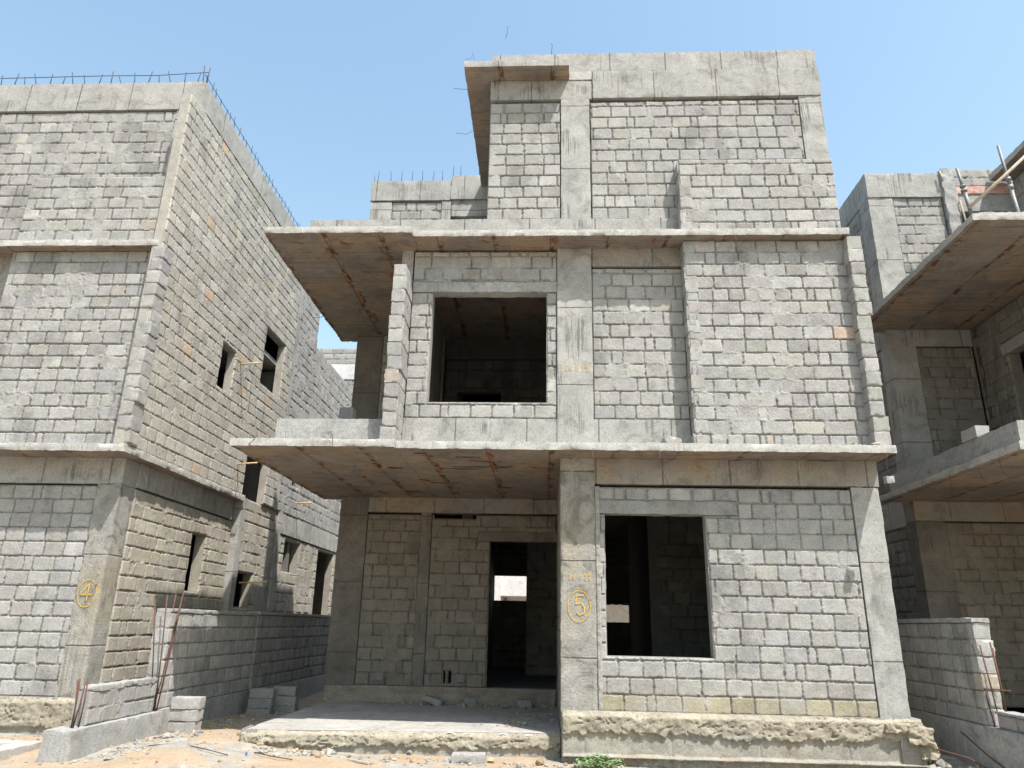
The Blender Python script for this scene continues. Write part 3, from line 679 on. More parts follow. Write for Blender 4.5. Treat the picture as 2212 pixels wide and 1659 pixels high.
# --- painted writing: strokes as thin ribbons on the concrete
def stroke(parent, pts, o, sx, sz, w_=.012, mat='paint', u=(1, 0, 0), n=(0, -1, 0), name='painted_mark'):
    """pts: list of polylines in glyph space; o: world origin of glyph space"""
    V, F = [], []
    rs = random.Random(len(pts)*7)
    for pl in pts:
        P = []
        for i in range(len(pl)-1):
            k = max(2, int(math.hypot((pl[i+1][0]-pl[i][0])*sx, (pl[i+1][1]-pl[i][1])*sz)/.012))
            for j in range(k): t = j/k; P.append((pl[i][0]*(1-t)+pl[i+1][0]*t, pl[i][1]*(1-t)+pl[i+1][1]*t))
        P.append(pl[-1]); b = len(V)
        for i, p in enumerate(P):
            a = P[max(i-1, 0)]; c = P[min(i+1, len(P)-1)]
            dx, dz = (c[0]-a[0])*sx, (c[1]-a[1])*sz; L = math.hypot(dx, dz) or 1
            hw = w_/2*rs.uniform(.7, 1.2); nx, nz = -dz/L*hw, dx/L*hw
            for sg in (1, -1):
                uu, zz = p[0]*sx+sg*nx, p[1]*sz+sg*nz
                V.append((o[0]+u[0]*uu, o[1]+u[1]*uu, o[2]+zz))
        for i in range(len(P)-1): F.append((b+2*i, b+2*i+1, b+2*i+3, b+2*i+2))
    m = len(V)
    V += [(v[0]-n[0]*.012, v[1]-n[1]*.012, v[2]) for v in V]; F += [tuple(m+i for i in q[::-1]) for q in F]
    return link(name, pymesh(name, V, F), parent, [M[mat]])
def circ(cx, cz, rx, rz, a0=0, a1=360, n=36): return [(cx+rx*math.cos(math.radians(a0+(a1-a0)*i/n)), cz+rz*math.sin(math.radians(a0+(a1-a0)*i/n))) for i in range(n+1)]
G = {'2': [[(.05, .75), (.2, .98), (.5, .95), (.6, .7), (.4, .4), (.0, .02), (.3, .08), (.7, .0)]],
     '6': [[(.55, .98), (.2, .7), (.02, .3), (.2, .02), (.5, .08), (.55, .35), (.3, .48), (.08, .3)]],
     '1': [[(.3, 1), (.25, 0)]], '.': [[(.1, .3), (.3, .3)]],
     '0': [circ(.3, .5, .28, .48)], '5': [[(.6, 1), (.15, .95), (.12, .55), (.5, .55), (.58, .25), (.35, .0), (.05, .08)]]}
def write(parent, txt, o, h, adv, w_):
    x = 0
    for ch in txt:
        a = adv*(.45 if ch in '.1' else 1)
        stroke(parent, [[(x/(h*.62)+p[0], p[1]) for p in pl] for pl in G[ch]], o, h*.62, h, w_, name='painted_digit'); x += a
yp = 9.974
write(COLM, '26.11.22', (.30, yp, 2.20), .075, .054, .008)
stroke(COLM, [circ(0, 0, .5, .5, 20, 385)], (.433, yp, 1.865), .295, .385, .0095, name='painted_circle')
stroke(COLM, [[(.32, .5), (-.22, .47), (-.27, .02), (.1, .1), (.33, -.12), (.3, -.42), (.02, -.55), (-.22, -.38)]], (.44, yp, 1.885), .19, .24, .017, name='painted_digit')
write(COLF, '26.0', (.265, 9.958, 5.145), .085, .062, .008)
write(COLF, '22', (.50, 9.958, 5.125), .085, .062, .009)

# ================================================================== LEFT HOUSE
HL = thing('concrete_house', (-7, 10.3, 0), 'left grey block house with rebar along its roof edge and an ochre circled 4', 'house')
XL = -9.9
# ground floor front
block_wall('block_wall', HL, (XL, 10.27, .57), X, FR, 3.33, 2.86, seed=61, s=.012, messy=.4)
COLL = cbox('column', HL, -6.57, -6.215, 10.255, 10.63, .52, 3.455, 'column_gf', s=.03, amp=.008, chip=.022)
cbox('beam', HL, XL, -6.21, 10.25, 10.64, 3.455, Z1+.002, 'beam', s=.045, amp=.006, chip=.01)
rough_face('plinth', HL, (XL, 10.19, -.1), X, FR, 3.70, .67, plinth_h(65, 3.7, .67, .33), plinth_c(65, .33), s=.016, thick=.4)
rough_face('plinth', HL, (-6.20, 10.19, -.1), Y, RT, 4.0, .62, plinth_h(66, 4., .62, .33), plinth_c(66, .33), s=.025, thick=.2)
# ground floor side, set back under the overhang
ts = (1.0, .965, .89)
block_wall('block_wall', HL, (-6.20, 10.63, .50), Y, RT, 3.57, 2.95, holes=[(2.02, 2.54, 1.56, 2.54)], seed=62, s=.0135, messy=.42, tone=np.array((1.12, 1.07, .95)), jit=.005)
cbox('beam', HL, -6.5, -6.185, 10.64, 14.2, 3.475, Z1-.002, 'beam_y', s=.05, amp=.006, chip=.014)
cbox('column', HL, -6.5, -6.06, 14.2, 14.42, .1, Z1+.1, 'column', s=.05, amp=.008)
cbox('floor_slab', HL, XL, -6.0, 9.80, 14.19, Z1, Z1+.115, 'fascia', s=.035, amp=.010, chip=.03, bottom='soffit')
block_wall('block_wall', HL, (-6.09, 14.42, .1), Y, RT, 1.85, 3.40, holes=[(.10, .85, 1.74, 2.40)], tone=np.array((1.1, 1.05, .95)), seed=63, s=.018, messy=.6)
rough_face('plaster_patch', HL, (-6.085, 14.50, 1.4), Y, RT, 1.05, 1.6, lambda U, Z: .012+.01*fbm(U*6, Z*6, 0, 67, 3), lambda U, Z: np.array((.44, .40, .31))*(1+.2*fbm(U*7, Z*4, 0, 68, 3)[..., None]), s=.02, thick=.01, edge=.02) if 0 else None
block_wall('block_wall', HL, (-6.09, 14.42, 3.50), Y, RT, 1.85, .45, tone=np.array((1.1, 1.05, .95)), seed=64, s=.02, messy=.7)
cbox('column', HL, -6.5, -6.05, 16.27, 16.5, .1, 6.2, 'column', s=.06, amp=.006)
block_wall('block_wall', HL, (-6.09, 16.5, .1), Y, RT, 5.4, 3.38, holes=[(.45, 1.5, 2.60, 3.30), (3.05, 4.5, -.1, 3.34)], tone=np.array((1.1, 1.05, .95)), seed=69, s=.022, messy=.6)
cbox('beam', HL, -6.4, -6.06, 16.5, 21.9, 3.50, 3.96, 'beam_y', s=.06, amp=.006, chip=.02)
# first + second floor side wall (overhanging)
ho = [(2.50, 3.08, 1.72, 2.56), (4.38, 5.50, 2.40, 3.66), (4.25, 5.40, -.23, 1.15)]
block_wall('block_wall', HL, (-6.03, 9.83, 3.955), Y, RT, 6.05, 6.10, holes=[(a, b, max(c, -.1), d) for a, b, c, d in ho], seed=71, s=.0135, messy=.3, orange=.02, thick=.17, jit=.003, jd=.010, tone=np.array((1.18, 1.15, 1.07)))
block_wall('block_wall', HL, (-6.05, 16.10, 3.955), Y, RT, 1.40, 6.10, seed=72, s=.02, messy=.6, holes=[(.78, 1.5, .72, 1.3)])
cbox('column', HL, -6.4, -6.035, 15.88, 16.10, 3.955, 10.06, 'column', s=.05, amp=.006, chip=.012)
block_wall('terrace_wall', HL, (-6.06, 17.50, 6.85), Y, RT, 4.6, 1.62, seed=73, s=.024, messy=.4)
cbox('beam', HL, -6.4, -6.045, 17.5, 22.1, 6.15, 6.85, 'beam_y', s=.08, amp=.006, chip=.02)
block_wall('block_wall', HL, (-6.06, 17.5, 3.955), Y, RT, 4.6, 2.2, seed=74, s=.03)
for (y0, y1) in ((10.64, 14.19),): pass
# first floor front
block_wall('bay_wall', HL, (-8.57, 9.99, 3.955), X, FR, 2.39, 3.185, seed=75, s=.012, lens=(.305, .22, .305, .4), messy=.5)
block_pier('wing_wall', HL, -6.19, -5.99, 9.825, 10.1, 3.955, 7.13, seed=76)
cbox('column', HL, XL, -8.58, 10.2, 10.5, 3.945, Z2, 'column', s=.08)
cbox('floor_slab', HL, XL, -6.10, 9.815, 10.6, Z2, Z2+.11, 'fascia', s=.035, amp=.008, chip=.02, bottom='soffit')
# second floor front
block_wall('block_wall', HL, (XL, 10.2, 7.25), X, FR, 3.43, 2.74, seed=77, s=.0155, messy=.5)
cbox('column', HL, -6.465, -6.045, 10.185, 10.58, 7.25, 10.01, 'column', s=.03, amp=.006, chip=.02)
block_wall('bay_wall', HL, (-8.50, 9.90, 7.255), X, FR, 2.27, 1.21, seed=78, s=.0145, messy=.6, orange=.02)
block_pier('bay_corner', HL, -6.42, -6.215, 9.902, 10.2, 7.25, 8.46, seed=79)
PLF = cbox('parapet', HL, XL, -6.04, 10.17, 10.35, 10.012, 10.59, 'parapet', s=.04, amp=.006, chip=.012)
PLS = cbox('parapet', HL, -6.20, -6.02, 10.352, 17.5, 10.058, 10.56, 'parapet_y', s=.05, amp=.006, chip=.012)
# shell
plainwall('rear_wall', HL, (XL, 21.9, .1), X, (0, 1, 0), 3.8, 8.0, [])
cbox('roof_slab', HL, XL, -6.2, 10.36, 17.5, 9.95, 10.05, 'cement', s=.6)
cbox('floor_slab', HL, XL, -6.2, 10.62, 21.9, Z2, Z2+.1, 'cement', s=.6); cbox('floor_slab', HL, XL, -6.5, 14.2, 21.9, Z1, Z1+.1, 'cement', s=.6)
plainwall('partition_wall', HL, (-8.4, 10.6, .1), Y, RT, 11, 9.8, [], tone=.4)
plainwall('partition_wall', HL, (-8.4, 15.55, 3.96), X, FR, 2.2, 3.1, [], tone=.5)
plainwall('partition_wall', HL, (-8.4, 17.45, .1), X, FR, 2.2, 9.8, [], tone=.5)
plainwall('block_wall', HL, (XL, 10.5, .1), Y, LT, 11.4, 9.8, [])
# roof rebar
for k in range(17):
    x = -9.85+k*.225
    tubes('rebar', PLF, [[(x, 10.26, 10.55), (x+.08*math.sin(k*1.7)-.02, 10.24, 10.86+.045*math.sin(k*2.3))]], .0085, 'rebar_dark', 5)
tubes('rebar', PLF, [[(XL, 10.25, 10.80), (-8, 10.25, 10.82), (-7, 10.25, 10.81), (-6.05, 10.25, 10.86)]], .007, 'rebar_dark', 5)
tubes('rebar', PLF, [[(XL, 10.22, 10.60), (-7, 10.22, 10.615), (-6.1, 10.22, 10.62)]], .006, 'rebar_dark', 5)
for k in range(34):
    y = 10.3+k*.205
    tubes('rebar', PLS, [[(-6.10, y, 10.53), (-6.10+.01*math.sin(k*2.1), y+.05*math.sin(k*1.9), 10.85+.045*math.sin(k*1.3))]], .0075, 'rebar_dark', 5)
tubes('rebar', PLS, [[(-6.09, 10.2, 10.77), (-6.09, 13, 10.75), (-6.09, 17.4, 10.77)]], .006, 'rebar_dark', 5)
tubes('rebar', PLF, [[(-6.12, 10.24, 10.5), (-6.14, 10.22, 10.98)]], .009, 'rebar_dark', 5); tubes('rebar', PLF, [[(-6.06, 10.24, 10.5), (-6.04, 10.24, 10.95)]], .009, 'rebar_dark', 5)
# bamboo pegs sticking out of the side wall
for (y, z, L) in ((13.15, 6.37, .42), (13.65, 4.48, .42), (14.72, 2.30, .5), (17.3, 4.3, .4), (12.0, 8.2, .0)):
    if L: tubes('bamboo_peg', HL, [[(-6.12, y, z), (-6.05+L, y-.02, z+.03)]], .016, 'wood', 8)
tubes('hanging_wire', HL, [[(-5.75, 13.16, 6.39), (-5.76, 13.16, 5.9), (-5.75, 13.16, 5.4)]], .004, 'rebar_dark', 5)
tubes('hanging_wire', HL, [[(-5.98, 13.64, 4.48), (-5.98, 13.66, 4.1), (-5.98, 13.64, 3.6)]], .004, 'rebar', 5)
# circled 4
yq = 10.244
stroke(COLL, [circ(0, 0, .5, .5, 30, 400)], (-6.405, yq, 1.915), .27, .37, .010, name='painted_circle')
stroke(COLL, [[(.05, .5), (-.45, -.15), (.4, -.15)], [(.1, .55), (.06, -.55)]], (-6.41, yq, 1.93), .2, .21, .015, name='painted_digit')
# second house-side wires under the overhang
for (y, z) in ((10.7, 3.83), (13.9, 3.80)):
    wire(HL, (-6.2, y, z), [(.03, 0, -.12), (.05, .03, -.1), (-.02, .03, -.12), (-.05, -.03, -.05)], r=.004, mat='mesh')

# ================================================================== RIGHT HOUSE
HR = thing('concrete_house', (8, 13.2, 0), 'shaded grey block house at the right edge with steel props on its open terrace', 'house')
XR = 12.0
slab(HR, 5.97, XR, 9.21, 13.35, Z1, s=.04); slab(HR, 5.97, XR, 9.21, 13.35, Z2, s=.04)
cbox('floor_slab', HR, 6.5, XR, 13.35, 20, Z1, Z1+.11, 'cement', s=.5); cbox('floor_slab', HR, 6.5, XR, 13.35, 20, Z2, Z2+.11, 'cement', s=.5)
yr = 13.2
for z0, z1, cm in ((.5, 3.50, 'shadecol'), (3.95, 6.80, 'column')):
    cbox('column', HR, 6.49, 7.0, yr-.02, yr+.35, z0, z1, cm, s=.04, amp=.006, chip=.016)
    cbox('beam', HR, 6.50, 11.9, yr-.015, yr+.3, z1, z1+.34, 'beam_warm' if z0 < 1 else 'beam', s=.06, amp=.006)
block_wall('block_wall', HR, (7.0, yr, .5), X, FR, 4.5, 2.98, seed=81, s=.02, tone=np.array((.62, .57, .50)), messy=.5)  # dark tones on these walls put the porch shade into the blocks
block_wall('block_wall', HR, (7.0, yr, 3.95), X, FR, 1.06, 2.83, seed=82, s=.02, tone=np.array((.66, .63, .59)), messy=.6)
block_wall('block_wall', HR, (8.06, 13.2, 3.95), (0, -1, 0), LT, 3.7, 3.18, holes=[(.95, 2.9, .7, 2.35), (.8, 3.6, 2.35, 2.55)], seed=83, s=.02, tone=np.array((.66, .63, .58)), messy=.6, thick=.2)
cbox('lintel', HR, 8.05, 8.25, 9.7, 12.4, 6.30, 6.50, 'beam_y', s=.08, amp=.006)
cbox('parapet', HR, 6.10, 6.25, 9.38, 13.1, 3.945, 4.27, 'cement', s=.05, amp=.006, chip=.012)
cbox('parapet', HR, 6.25, XR, 9.38, 9.53, 3.945, 4.27, 'cement', s=.05, amp=.006, chip=.012)
cbox('parapet', HR, 6.14, XR, 9.42, 9.57, 7.245, 7.40, 'cement', s=.05, amp=.010, chip=.02)
# left flank; lower walls toned down, their shade put into the colour
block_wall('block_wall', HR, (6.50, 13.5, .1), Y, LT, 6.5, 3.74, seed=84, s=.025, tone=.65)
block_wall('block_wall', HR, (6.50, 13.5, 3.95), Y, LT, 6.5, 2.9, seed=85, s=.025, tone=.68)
cbox('beam', HR, 6.48, 6.7, 13.5, 20, 6.86, 7.25, 'beam_y', s=.06)
cbox('beam', HR, 6.48, 6.7, 13.5, 20, 3.45, 3.95, 'beam_y', s=.06)
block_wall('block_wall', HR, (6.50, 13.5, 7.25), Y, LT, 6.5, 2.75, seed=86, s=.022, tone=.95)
cbox('column', HR, 6.49, 6.98, 13.08, 13.5, 7.25, 10.0, 'column', s=.035, amp=.010, chip=.012)
cbox('parapet', HR, 6.485, 8.0, 13.06, 13.28, 10.0, 10.56, 'column', s=.035, amp=.008, chip=.012)
cbox('parapet', HR, 6.485, 6.65, 13.28, 19.9, 10.0, 10.56, 'beam_y', s=.05, amp=.005, chip=.012)
block_wall('block_wall', HR, (6.98, 13.10, 7.25), X, FR, .98, 2.75, seed=87, s=.017, lens=(.3, .4), tone=.95)
cbox('column', HR, 7.97, 8.22, 13.0, 13.3, 7.25, 10.62, 'cement', s=.03, amp=.022, chip=.02)
tubes('timber_strip', HR, [[(8.23, 12.97, 9.85), (8.25, 12.96, 9.4), (8.30, 12.98, 9.0), (8.27, 12.96, 8.5)]], .018, 'palewood', 6)
tubes('timber_strip', HR, [[(7.95, 12.98, 10.55), (7.97, 12.97, 10.3)]], .016, 'palewood', 6)
block_wall('block_wall', HR, (8.22, 13.10, 10.25), X, FR, 1.2, .42, seed=88, s=.02, lens=(.4,))
cbox('beam', HR, 8.23, 9.35, 13.07, 13.3, 10.07, 10.245, 'redpaint', s=.04, amp=.008)
cbox('beam', HR, 8.23, 9.35, 13.10, 13.35, 9.68, 10.07, 'cement', s=.04, amp=.010)
cbox('canopy_slab', HR, 8.93, XR, 9.6, 13.05, 10.335, 10.46, 'fascia', s=.05, amp=.008, chip=.02, bottom='soffit')
block_wall('side_wall', HR, (9.36, 13.05, 7.25), (0, -1, 0), LT, 3.0, 3.08, seed=89, s=.03)
plainwall('rear_wall', HR, (8.22, 14.6, 7.25), X, FR, 3.5, 3.0, [], tone=.4)
cbox('roof_slab', HR, 6.6, XR, 13.3, 20, 9.9, 10.0, 'cement', s=.6)
plainwall('rear_wall', HR, (6.5, 20, .1), X, (0, 1, 0), 5.5, 10, [])
plainwall('partition_wall', HR, (8.26, 13.0, 3.95), Y, RT, .1, 3.18, [], tone=.3)
plainwall('partition_wall', HR, (9.6, 9.6, 3.95), Y, LT, 3.6, 3.18, [], tone=.25)
block_wall('block_wall', HR, (8.27, 9.60, 3.95), X, FR, 3.7, 3.18, seed=90, s=.04)
plainwall('side_wall', HR, (11.98, 9.6, .1), Y, RT, 10.4, 10, [])
block_wall('block_wall', HR, (9.4, 10.0, .1), X, FR, 2.6, 3.7, seed=91, s=.04)
wire(HR, (5.96, 11.6, 3.86), [(.05, 0, -.05), (.1, 0, -.1), (.12, 0, -.08)], r=.004); wire(HR, (5.96, 10.9, 3.86), [(0, 0, -.12), (.01, 0, -.1), (-.02, 0, -.04)], r=.004)
wire(HR, (6.05, 9.8, 3.86), [(.0, 0, -.12), (.03, 0, -.10), (.08, 0, -.06)], r=.004); wire(HR, (6.1, 10.4, 3.86), [(.02, 0, -.1), (.05, 0, -.12)], r=.004)
# steel props and pole on the terrace
def prop(x, y, z0, z1, lean, label):
    t = thing('steel_prop', (x, y, z0), label, 'steel prop', 'steel props on the right terrace')
    d = Vector((lean, 0, 1)).normalized(); L = (z1-z0)
    a = Vector((x, y, z0))
    tubes('outer_tube', t, [[a, a+d*L*.55]], .030, 'prop', 10); tubes('inner_tube', t, [[a+d*L*.5, a+d*L]], .023, 'prop', 10)
    tubes('collar', t, [[a+d*L*.53, a+d*L*.57]], .045, 'prop', 10); tubes('collar', t, [[a+d*L*.62, a+d*L*.65]], .042, 'prop', 10)
    tubes('base_plate', t, [[a, a+d*.02]], .08, 'prop', 8)
prop(6.24, 9.62, 7.40, 8.28, -.10, 'leaning blue grey steel prop at the left end of the right terrace')
prop(7.20, 10.0, 7.25, 8.95, -.06, 'steel prop standing behind the pale pole under the right roof')
pl = tubes('scaffold_pole', None, [[(6.14, 9.50, 7.52), (6.7, 9.45, 8.02), (7.35, 9.40, 8.62)]], .024, 'palewood', 10)
tag(pl, 'long pale pole leaning up to the right across the terrace of the right house', 'pole')
tag(cbox('timber_board', None, 6.20, 7.6, 9.60, 9.70, 7.405, 7.46, 'palewood', s=.1), 'thin pale board lying along the parapet of the right terrace', 'board')

# ================================================================== COMPOUND WALLS
CW = thing('compound_wall', (-5.3, 14, 0), 'shaded block boundary wall running back between the left house and the middle house', 'wall', 'compound walls between the plots')
block_wall('block_face', CW, (-5.20, 10.33, .44), Y, RT, 3.17, 1.24, seed=101, tone=1.15, s=.0125, course=.2, lens=(.31,), thick=.2, messy=.15, jd=.016, rnd=.012)
block_wall('block_face', CW, (-5.17, 13.5, .44), Y, RT, 6.0, 1.26, seed=102, s=.02, course=.2, lens=(.31,), thick=.22, messy=.1)
block_pier('block_end', CW, -5.40, -5.20, 10.33, 10.45, .44, 1.68, seed=103, course=.205)
cbox('coping', CW, -5.41, -5.185, 10.33, 13.5, 1.68, 1.735, 'cement', s=.03, amp=.008, chip=.016)
cbox('coping', CW, -5.41, -5.155, 13.5, 19.5, 1.70, 1.75, 'cement', s=.05, amp=.008, chip=.01)
cbox('footing', CW, -5.43, -5.14, 10.40, 19.5, -.1, .44, 'cement', s=.05, amp=.006, chip=.012)
LW = thing('compound_wall', (-5.3, 9, 0), 'low sunlit block wall stub on a concrete footing in front of the left house', 'wall', 'compound walls between the plots')
block_wall('block_face', LW, (-5.20, 8.78, .42), Y, RT, 1.48, .37, seed=104, s=.012, course=.185, lens=(.38, .36), thick=.18, messy=.5)
cbox('coping', LW, -5.38, -5.19, 8.79, 10.25, .785, .845, 'cement', s=.02, amp=.012, chip=.022)
cbox('footing', LW, -5.45, -5.12, 8.42, 10.395, -.08, .425, 'cement', s=.025, amp=.006, chip=.022)
def bars(parent, pts, r=.008, mat='rebar'):
    for a, b in pts: 
        m = (Vector(a)+Vector(b))/2+Vector((.006, .004, 0))
        tubes('rebar', parent, [[a, m, b]], r, mat, 6)
bars(LW, [((-5.24, 8.60, .40), (-5.22, 8.50, .93)), ((-5.28, 8.64, .40), (-5.26, 8.60, .94)), ((-5.22, 8.68, .40), (-5.20, 8.66, .93)), ((-5.25, 8.62, .4), (-5.21, 8.64, .91))])
bars(CW, [((-5.24, 10.28, .42), (-5.28, 9.98, 1.86)), ((-5.22, 10.30, .42), (-5.16, 10.50, 1.92)), ((-5.26, 10.31, .42), (-5.22, 10.42, 1.93)), ((-5.19, 10.33, .42), (-5.17, 10.53, 1.96)), ((-5.20, 10.31, .42), (-5.23, 10.20, 1.90))], r=.0085)
RW = thing('compound_wall', (5.3, 11, 0), 'block boundary wall with a sunlit end and rusty bars, right of the middle house', 'wall', 'compound walls between the plots')
block_wall('block_face', RW, (5.20, 9.62, .585), Y, LT, 8.0, 1.165, seed=105, s=.0155, course=.195, lens=(.31,), thick=.2, messy=.12, jd=.016, rnd=.012)
block_pier('block_end', RW, 5.19, 5.40, 9.56, 9.70, .585, 1.75, seed=106, course=.195, tone=1.1)
cbox('coping', RW, 5.185, 5.41, 9.55, 17.6, 1.75, 1.805, 'cement', s=.04, amp=.008, chip=.016)
cbox('footing', RW, 5.17, 5.43, 6.5, 17.6, -.1, .59, 'cement', s=.04, amp=.006, chip=.016)
block_wall('block_face', RW, (5.20, 6.5, .59), Y, LT, 2.90, .16, seed=107, s=.02, course=.16, lens=(.4,), thick=.2)
cbox('coping', RW, 5.19, 5.41, 6.5, 9.40, .745, .775, 'cement', s=.05, amp=.006, chip=.012)
bars(RW, [((5.22, 9.50, .58), (5.20, 9.64, 1.50)), ((5.28, 9.48, .58), (5.21, 9.50, 1.49)), ((5.34, 9.45, .58), (5.32, 9.44, 1.46)), ((5.28, 9.32, .76), (5.21, 9.28, 1.53)), ((5.36, 9.46, .6), (5.30, 9.40, 1.35))])
tubes('stirrup', RW, [[(5.20, 9.60, 1.0), (5.21, 9.30, 1.01), (5.36, 9.30, 1.0), (5.36, 9.52, 1.0), (5.20, 9.60, 1.0)]], .005, 'rebar', 5)
# far compound wall behind the porch side passage is the far end of the left one

# ================================================================== FAR BUILDINGS
FB = thing('block_building', (-7, 24, 0), 'distant unfinished block building seen in the gap between the left and middle houses', 'building')
block_wall('block_wall', FB, (-10.5, 24, 6.0), X, FR, 6.5, 3.75, seed=111, s=.03, lens=(.4,))
cbox('beam', FB, -10.5, -4.0, 23.97, 24.3, 9.75, 10.32, 'white', s=.1)
block_wall('parapet', FB, (-10.5, 24.02, 10.32), X, FR, 6.5, .62, seed=112, s=.03, lens=(.4,))
cbox('lower_storeys', FB, -10.5, -4.0, 24.0, 30, -.1, 6.0, 'cement', s=.3); cbox('side_wall', FB, -10.5, -4.0, 24.3, 30, 6.0, 10.9, 'cement', s=.3)
WB = thing('white_building', (0, 36, 0), 'white painted building behind, glimpsed through the openings of the middle house', 'building')
cbox('wall', WB, -9, 12, 37.0, 44, -.1, 9, 'white', s=.5)
cbox('balcony', WB, -2.2, 9.0, 34.6, 37.0, 2.9, 3.9, 'white', s=.2)
cbox('bay', WB, -7.0, -2.1, 34.2, 37.0, -.1, 6.0, 'white', s=.3)
cbox('window', WB, -.9, .6, 36.97, 37.1, 4.0, 5.4, 'glass', s=.3)
cbox('window', WB, 2.2, 4.0, 36.97, 37.1, 4.0, 5.4, 'glass', s=.3)
cbox('pilaster', WB, -1.9, -1.5, 36.7, 37.0, -.1, 2.9, 'white', s=.3)

# ================================================================== LOOSE BLOCKS AND RUBBLE
def loose_block(name, loc, size, rz, label, group, seed, cat='block', tilt=(0, 0), mat='block', tone=1.0, chip=.012):
    lx, ly, lz = size
    V, F, K = boxgeo(-lx/2, lx/2, -ly/2, ly/2, 0, lz, .02, .003, chip, seed)
    rng = np.random.default_rng(seed); t = BLK*tone*(1+rng.normal(0, .05))
    me = raw_mesh(name, V, F, True, None, np.tile(np.clip(t, .03, .9), (len(V), 1)))
    o = link(name, me, None, [M[mat]]); o.location = loc; o.rotation_euler = (tilt[0], tilt[1], rz)
    return tag(o, label, cat, group)
g1 = 'solid blocks stacked by the left boundary wall'
pos_ = ['bottom', 'middle', 'top']
zA = gz(-4.95, 10.75)-.01
for k in range(3): loose_block('concrete_block', (-4.95+.012*(k-1), 10.72-.01*k, zA+k*.152), (.40, .20, .148), .04*(k-1), '%s block of the sunlit stack of three beside the boundary wall end' % pos_[k], g1, 200+k, tone=1.05)
zB = .06
for k in range(3): loose_block('concrete_block', (-4.78+.01*k, 13.05, zB+k*.152), (.40, .20, .148), -.03+.03*k, '%s block of the shaded front stack by the boundary wall' % pos_[k], g1, 210+k, tone=.95)
for k in range(3): loose_block('concrete_block', (-4.52-.012*k, 13.55, zB+k*.152), (.40, .20, .148), .02*k, '%s block of the shaded stack just behind the front stack' % pos_[k], g1, 220+k, tone=.95)
for k in range(3): loose_block('concrete_block', (-4.02, 15.1, .03+k*.152), (.40, .20, .148), .3, '%s block of the far stack half hidden by the porch column' % pos_[k], g1, 230+k, tone=.95)
loose_block('concrete_block', (-.95, 9.60, -.06), (.50, .22, .10), .05, 'lower flat block on the ground in front of the porch', 'blocks in front of the porch', 241)
loose_block('concrete_block', (-.92, 9.62, .04), (.40, .20, .10), .02, 'upper pale block in front of the porch, resting on a wider one', 'blocks in front of the porch', 242, tone=1.1)
loose_block('broken_block', (-1.90, 13.17, .33), (.34, .16, .10), -.25, 'largest tilted broken block lying by the porch wall', 'broken blocks on the porch', 243, tilt=(0, .28), tone=.95, chip=.04)
loose_block('broken_block', (-1.28, 13.22, .31), (.17, .14, .12), .5, 'small broken block on the porch left of the door', 'broken blocks on the porch', 244, tone=.95, chip=.04)
loose_block('broken_block', (-.35, 13.15, .31), (.26, .16, .12), .1, 'broken block on the porch in front of the doorway', 'broken blocks on the porch', 245, tone=.8, chip=.04)
loose_block('broken_block', (1.68, 9.72, 3.955), (.24, .16, .13), .2, 'broken block lying on the slab edge left of the first floor bay', None, 246, tone=1.05, chip=.05, tilt=(.1, .2))
loose_block('concrete_block', (6.18, 10.45, 4.27), (.20, .36, .17), 0.05, 'single block left on the parapet of the right house', None, 247, tone=1.1)
loose_block('dark_block', (-2.88, 10.05, 4.33), (.22, .2, .03), 0, 'thin dark slab under the dark cube on the balcony parapet', None, 248, mat='darkblock')
loose_block('dark_block', (-2.90, 10.02, 4.36), (.20, .18, .19), 0, 'dark grey cube on the balcony parapet beside the porch column', None, 249, mat='darkblock')
cbox('parapet', H, -3.0, -2.7, 9.93, 10.2, 3.95, 4.33, 'cement', s=.1)
# mortar blob hanging on a wire at the slab's right corner
tag(link('mortar_lump', raw_mesh('mortar_lump', *(lambda V, F, K: (V, F))(*boxgeo(4.36, 4.46, 9.43, 9.52, 3.44, 3.53, .02, .012, .03, 5)), True), None, [M['cement']]), 'small cement lump hanging on a wire below the right slab corner', 'lump')

ico = None
def rubble(name, n, fx, size, seed, label, mat='cement', kind='stuff'):
    rng = np.random.default_rng(seed); Vs, Fs, Cs = [], [], []; b = 0
    t = (1+5**.5)/2
    base = np.array([(-1, t, 0), (1, t, 0), (-1, -t, 0), (1, -t, 0), (0, -1, t), (0, 1, t), (0, -1, -t), (0, 1, -t), (t, 0, -1), (t, 0, 1), (-t, 0, -1), (-t, 0, 1)], float)/1.9
    tri = np.array([(0, 11, 5), (0, 5, 1), (0, 1, 7), (0, 7, 10), (0, 10, 11), (1, 5, 9), (5, 11, 4), (11, 10, 2), (10, 7, 6), (7, 1, 8), (3, 9, 4), (3, 4, 2), (3, 2, 6), (3, 6, 8), (3, 8, 9), (4, 9, 5), (2, 4, 11), (6, 2, 10), (8, 6, 7), (9, 8, 1)])
    for i in range(n):
        x, y, z = fx(rng); s_ = size*rng.lognormal(0, .55)
        v = base*rng.uniform(.6, 1.25, (12, 1))*np.array((1, rng.uniform(.6, 1), rng.uniform(.4, .8)))*s_
        a = rng.uniform(0, 6.28); c, q = math.cos(a), math.sin(a)
        v = np.stack([v[:, 0]*c-v[:, 1]*q, v[:, 0]*q+v[:, 1]*c, v[:, 2]], -1)+np.array((x, y, z+s_*.25))
        Vs.append(v); Fs.append(tri+b); b += 12
        col = np.array((.42, .40, .36)) if rng.random() < .6 else np.array((.46, .36, .24))
        Cs.append(np.tile(col*rng.uniform(.7, 1.15), (12, 1)))
    me = raw_mesh(name, np.concatenate(Vs), np.concatenate(Fs), False, None, np.concatenate(Cs))
    return tag(link(name, me, None, [M['rough']]), label, 'rubble', None, kind)
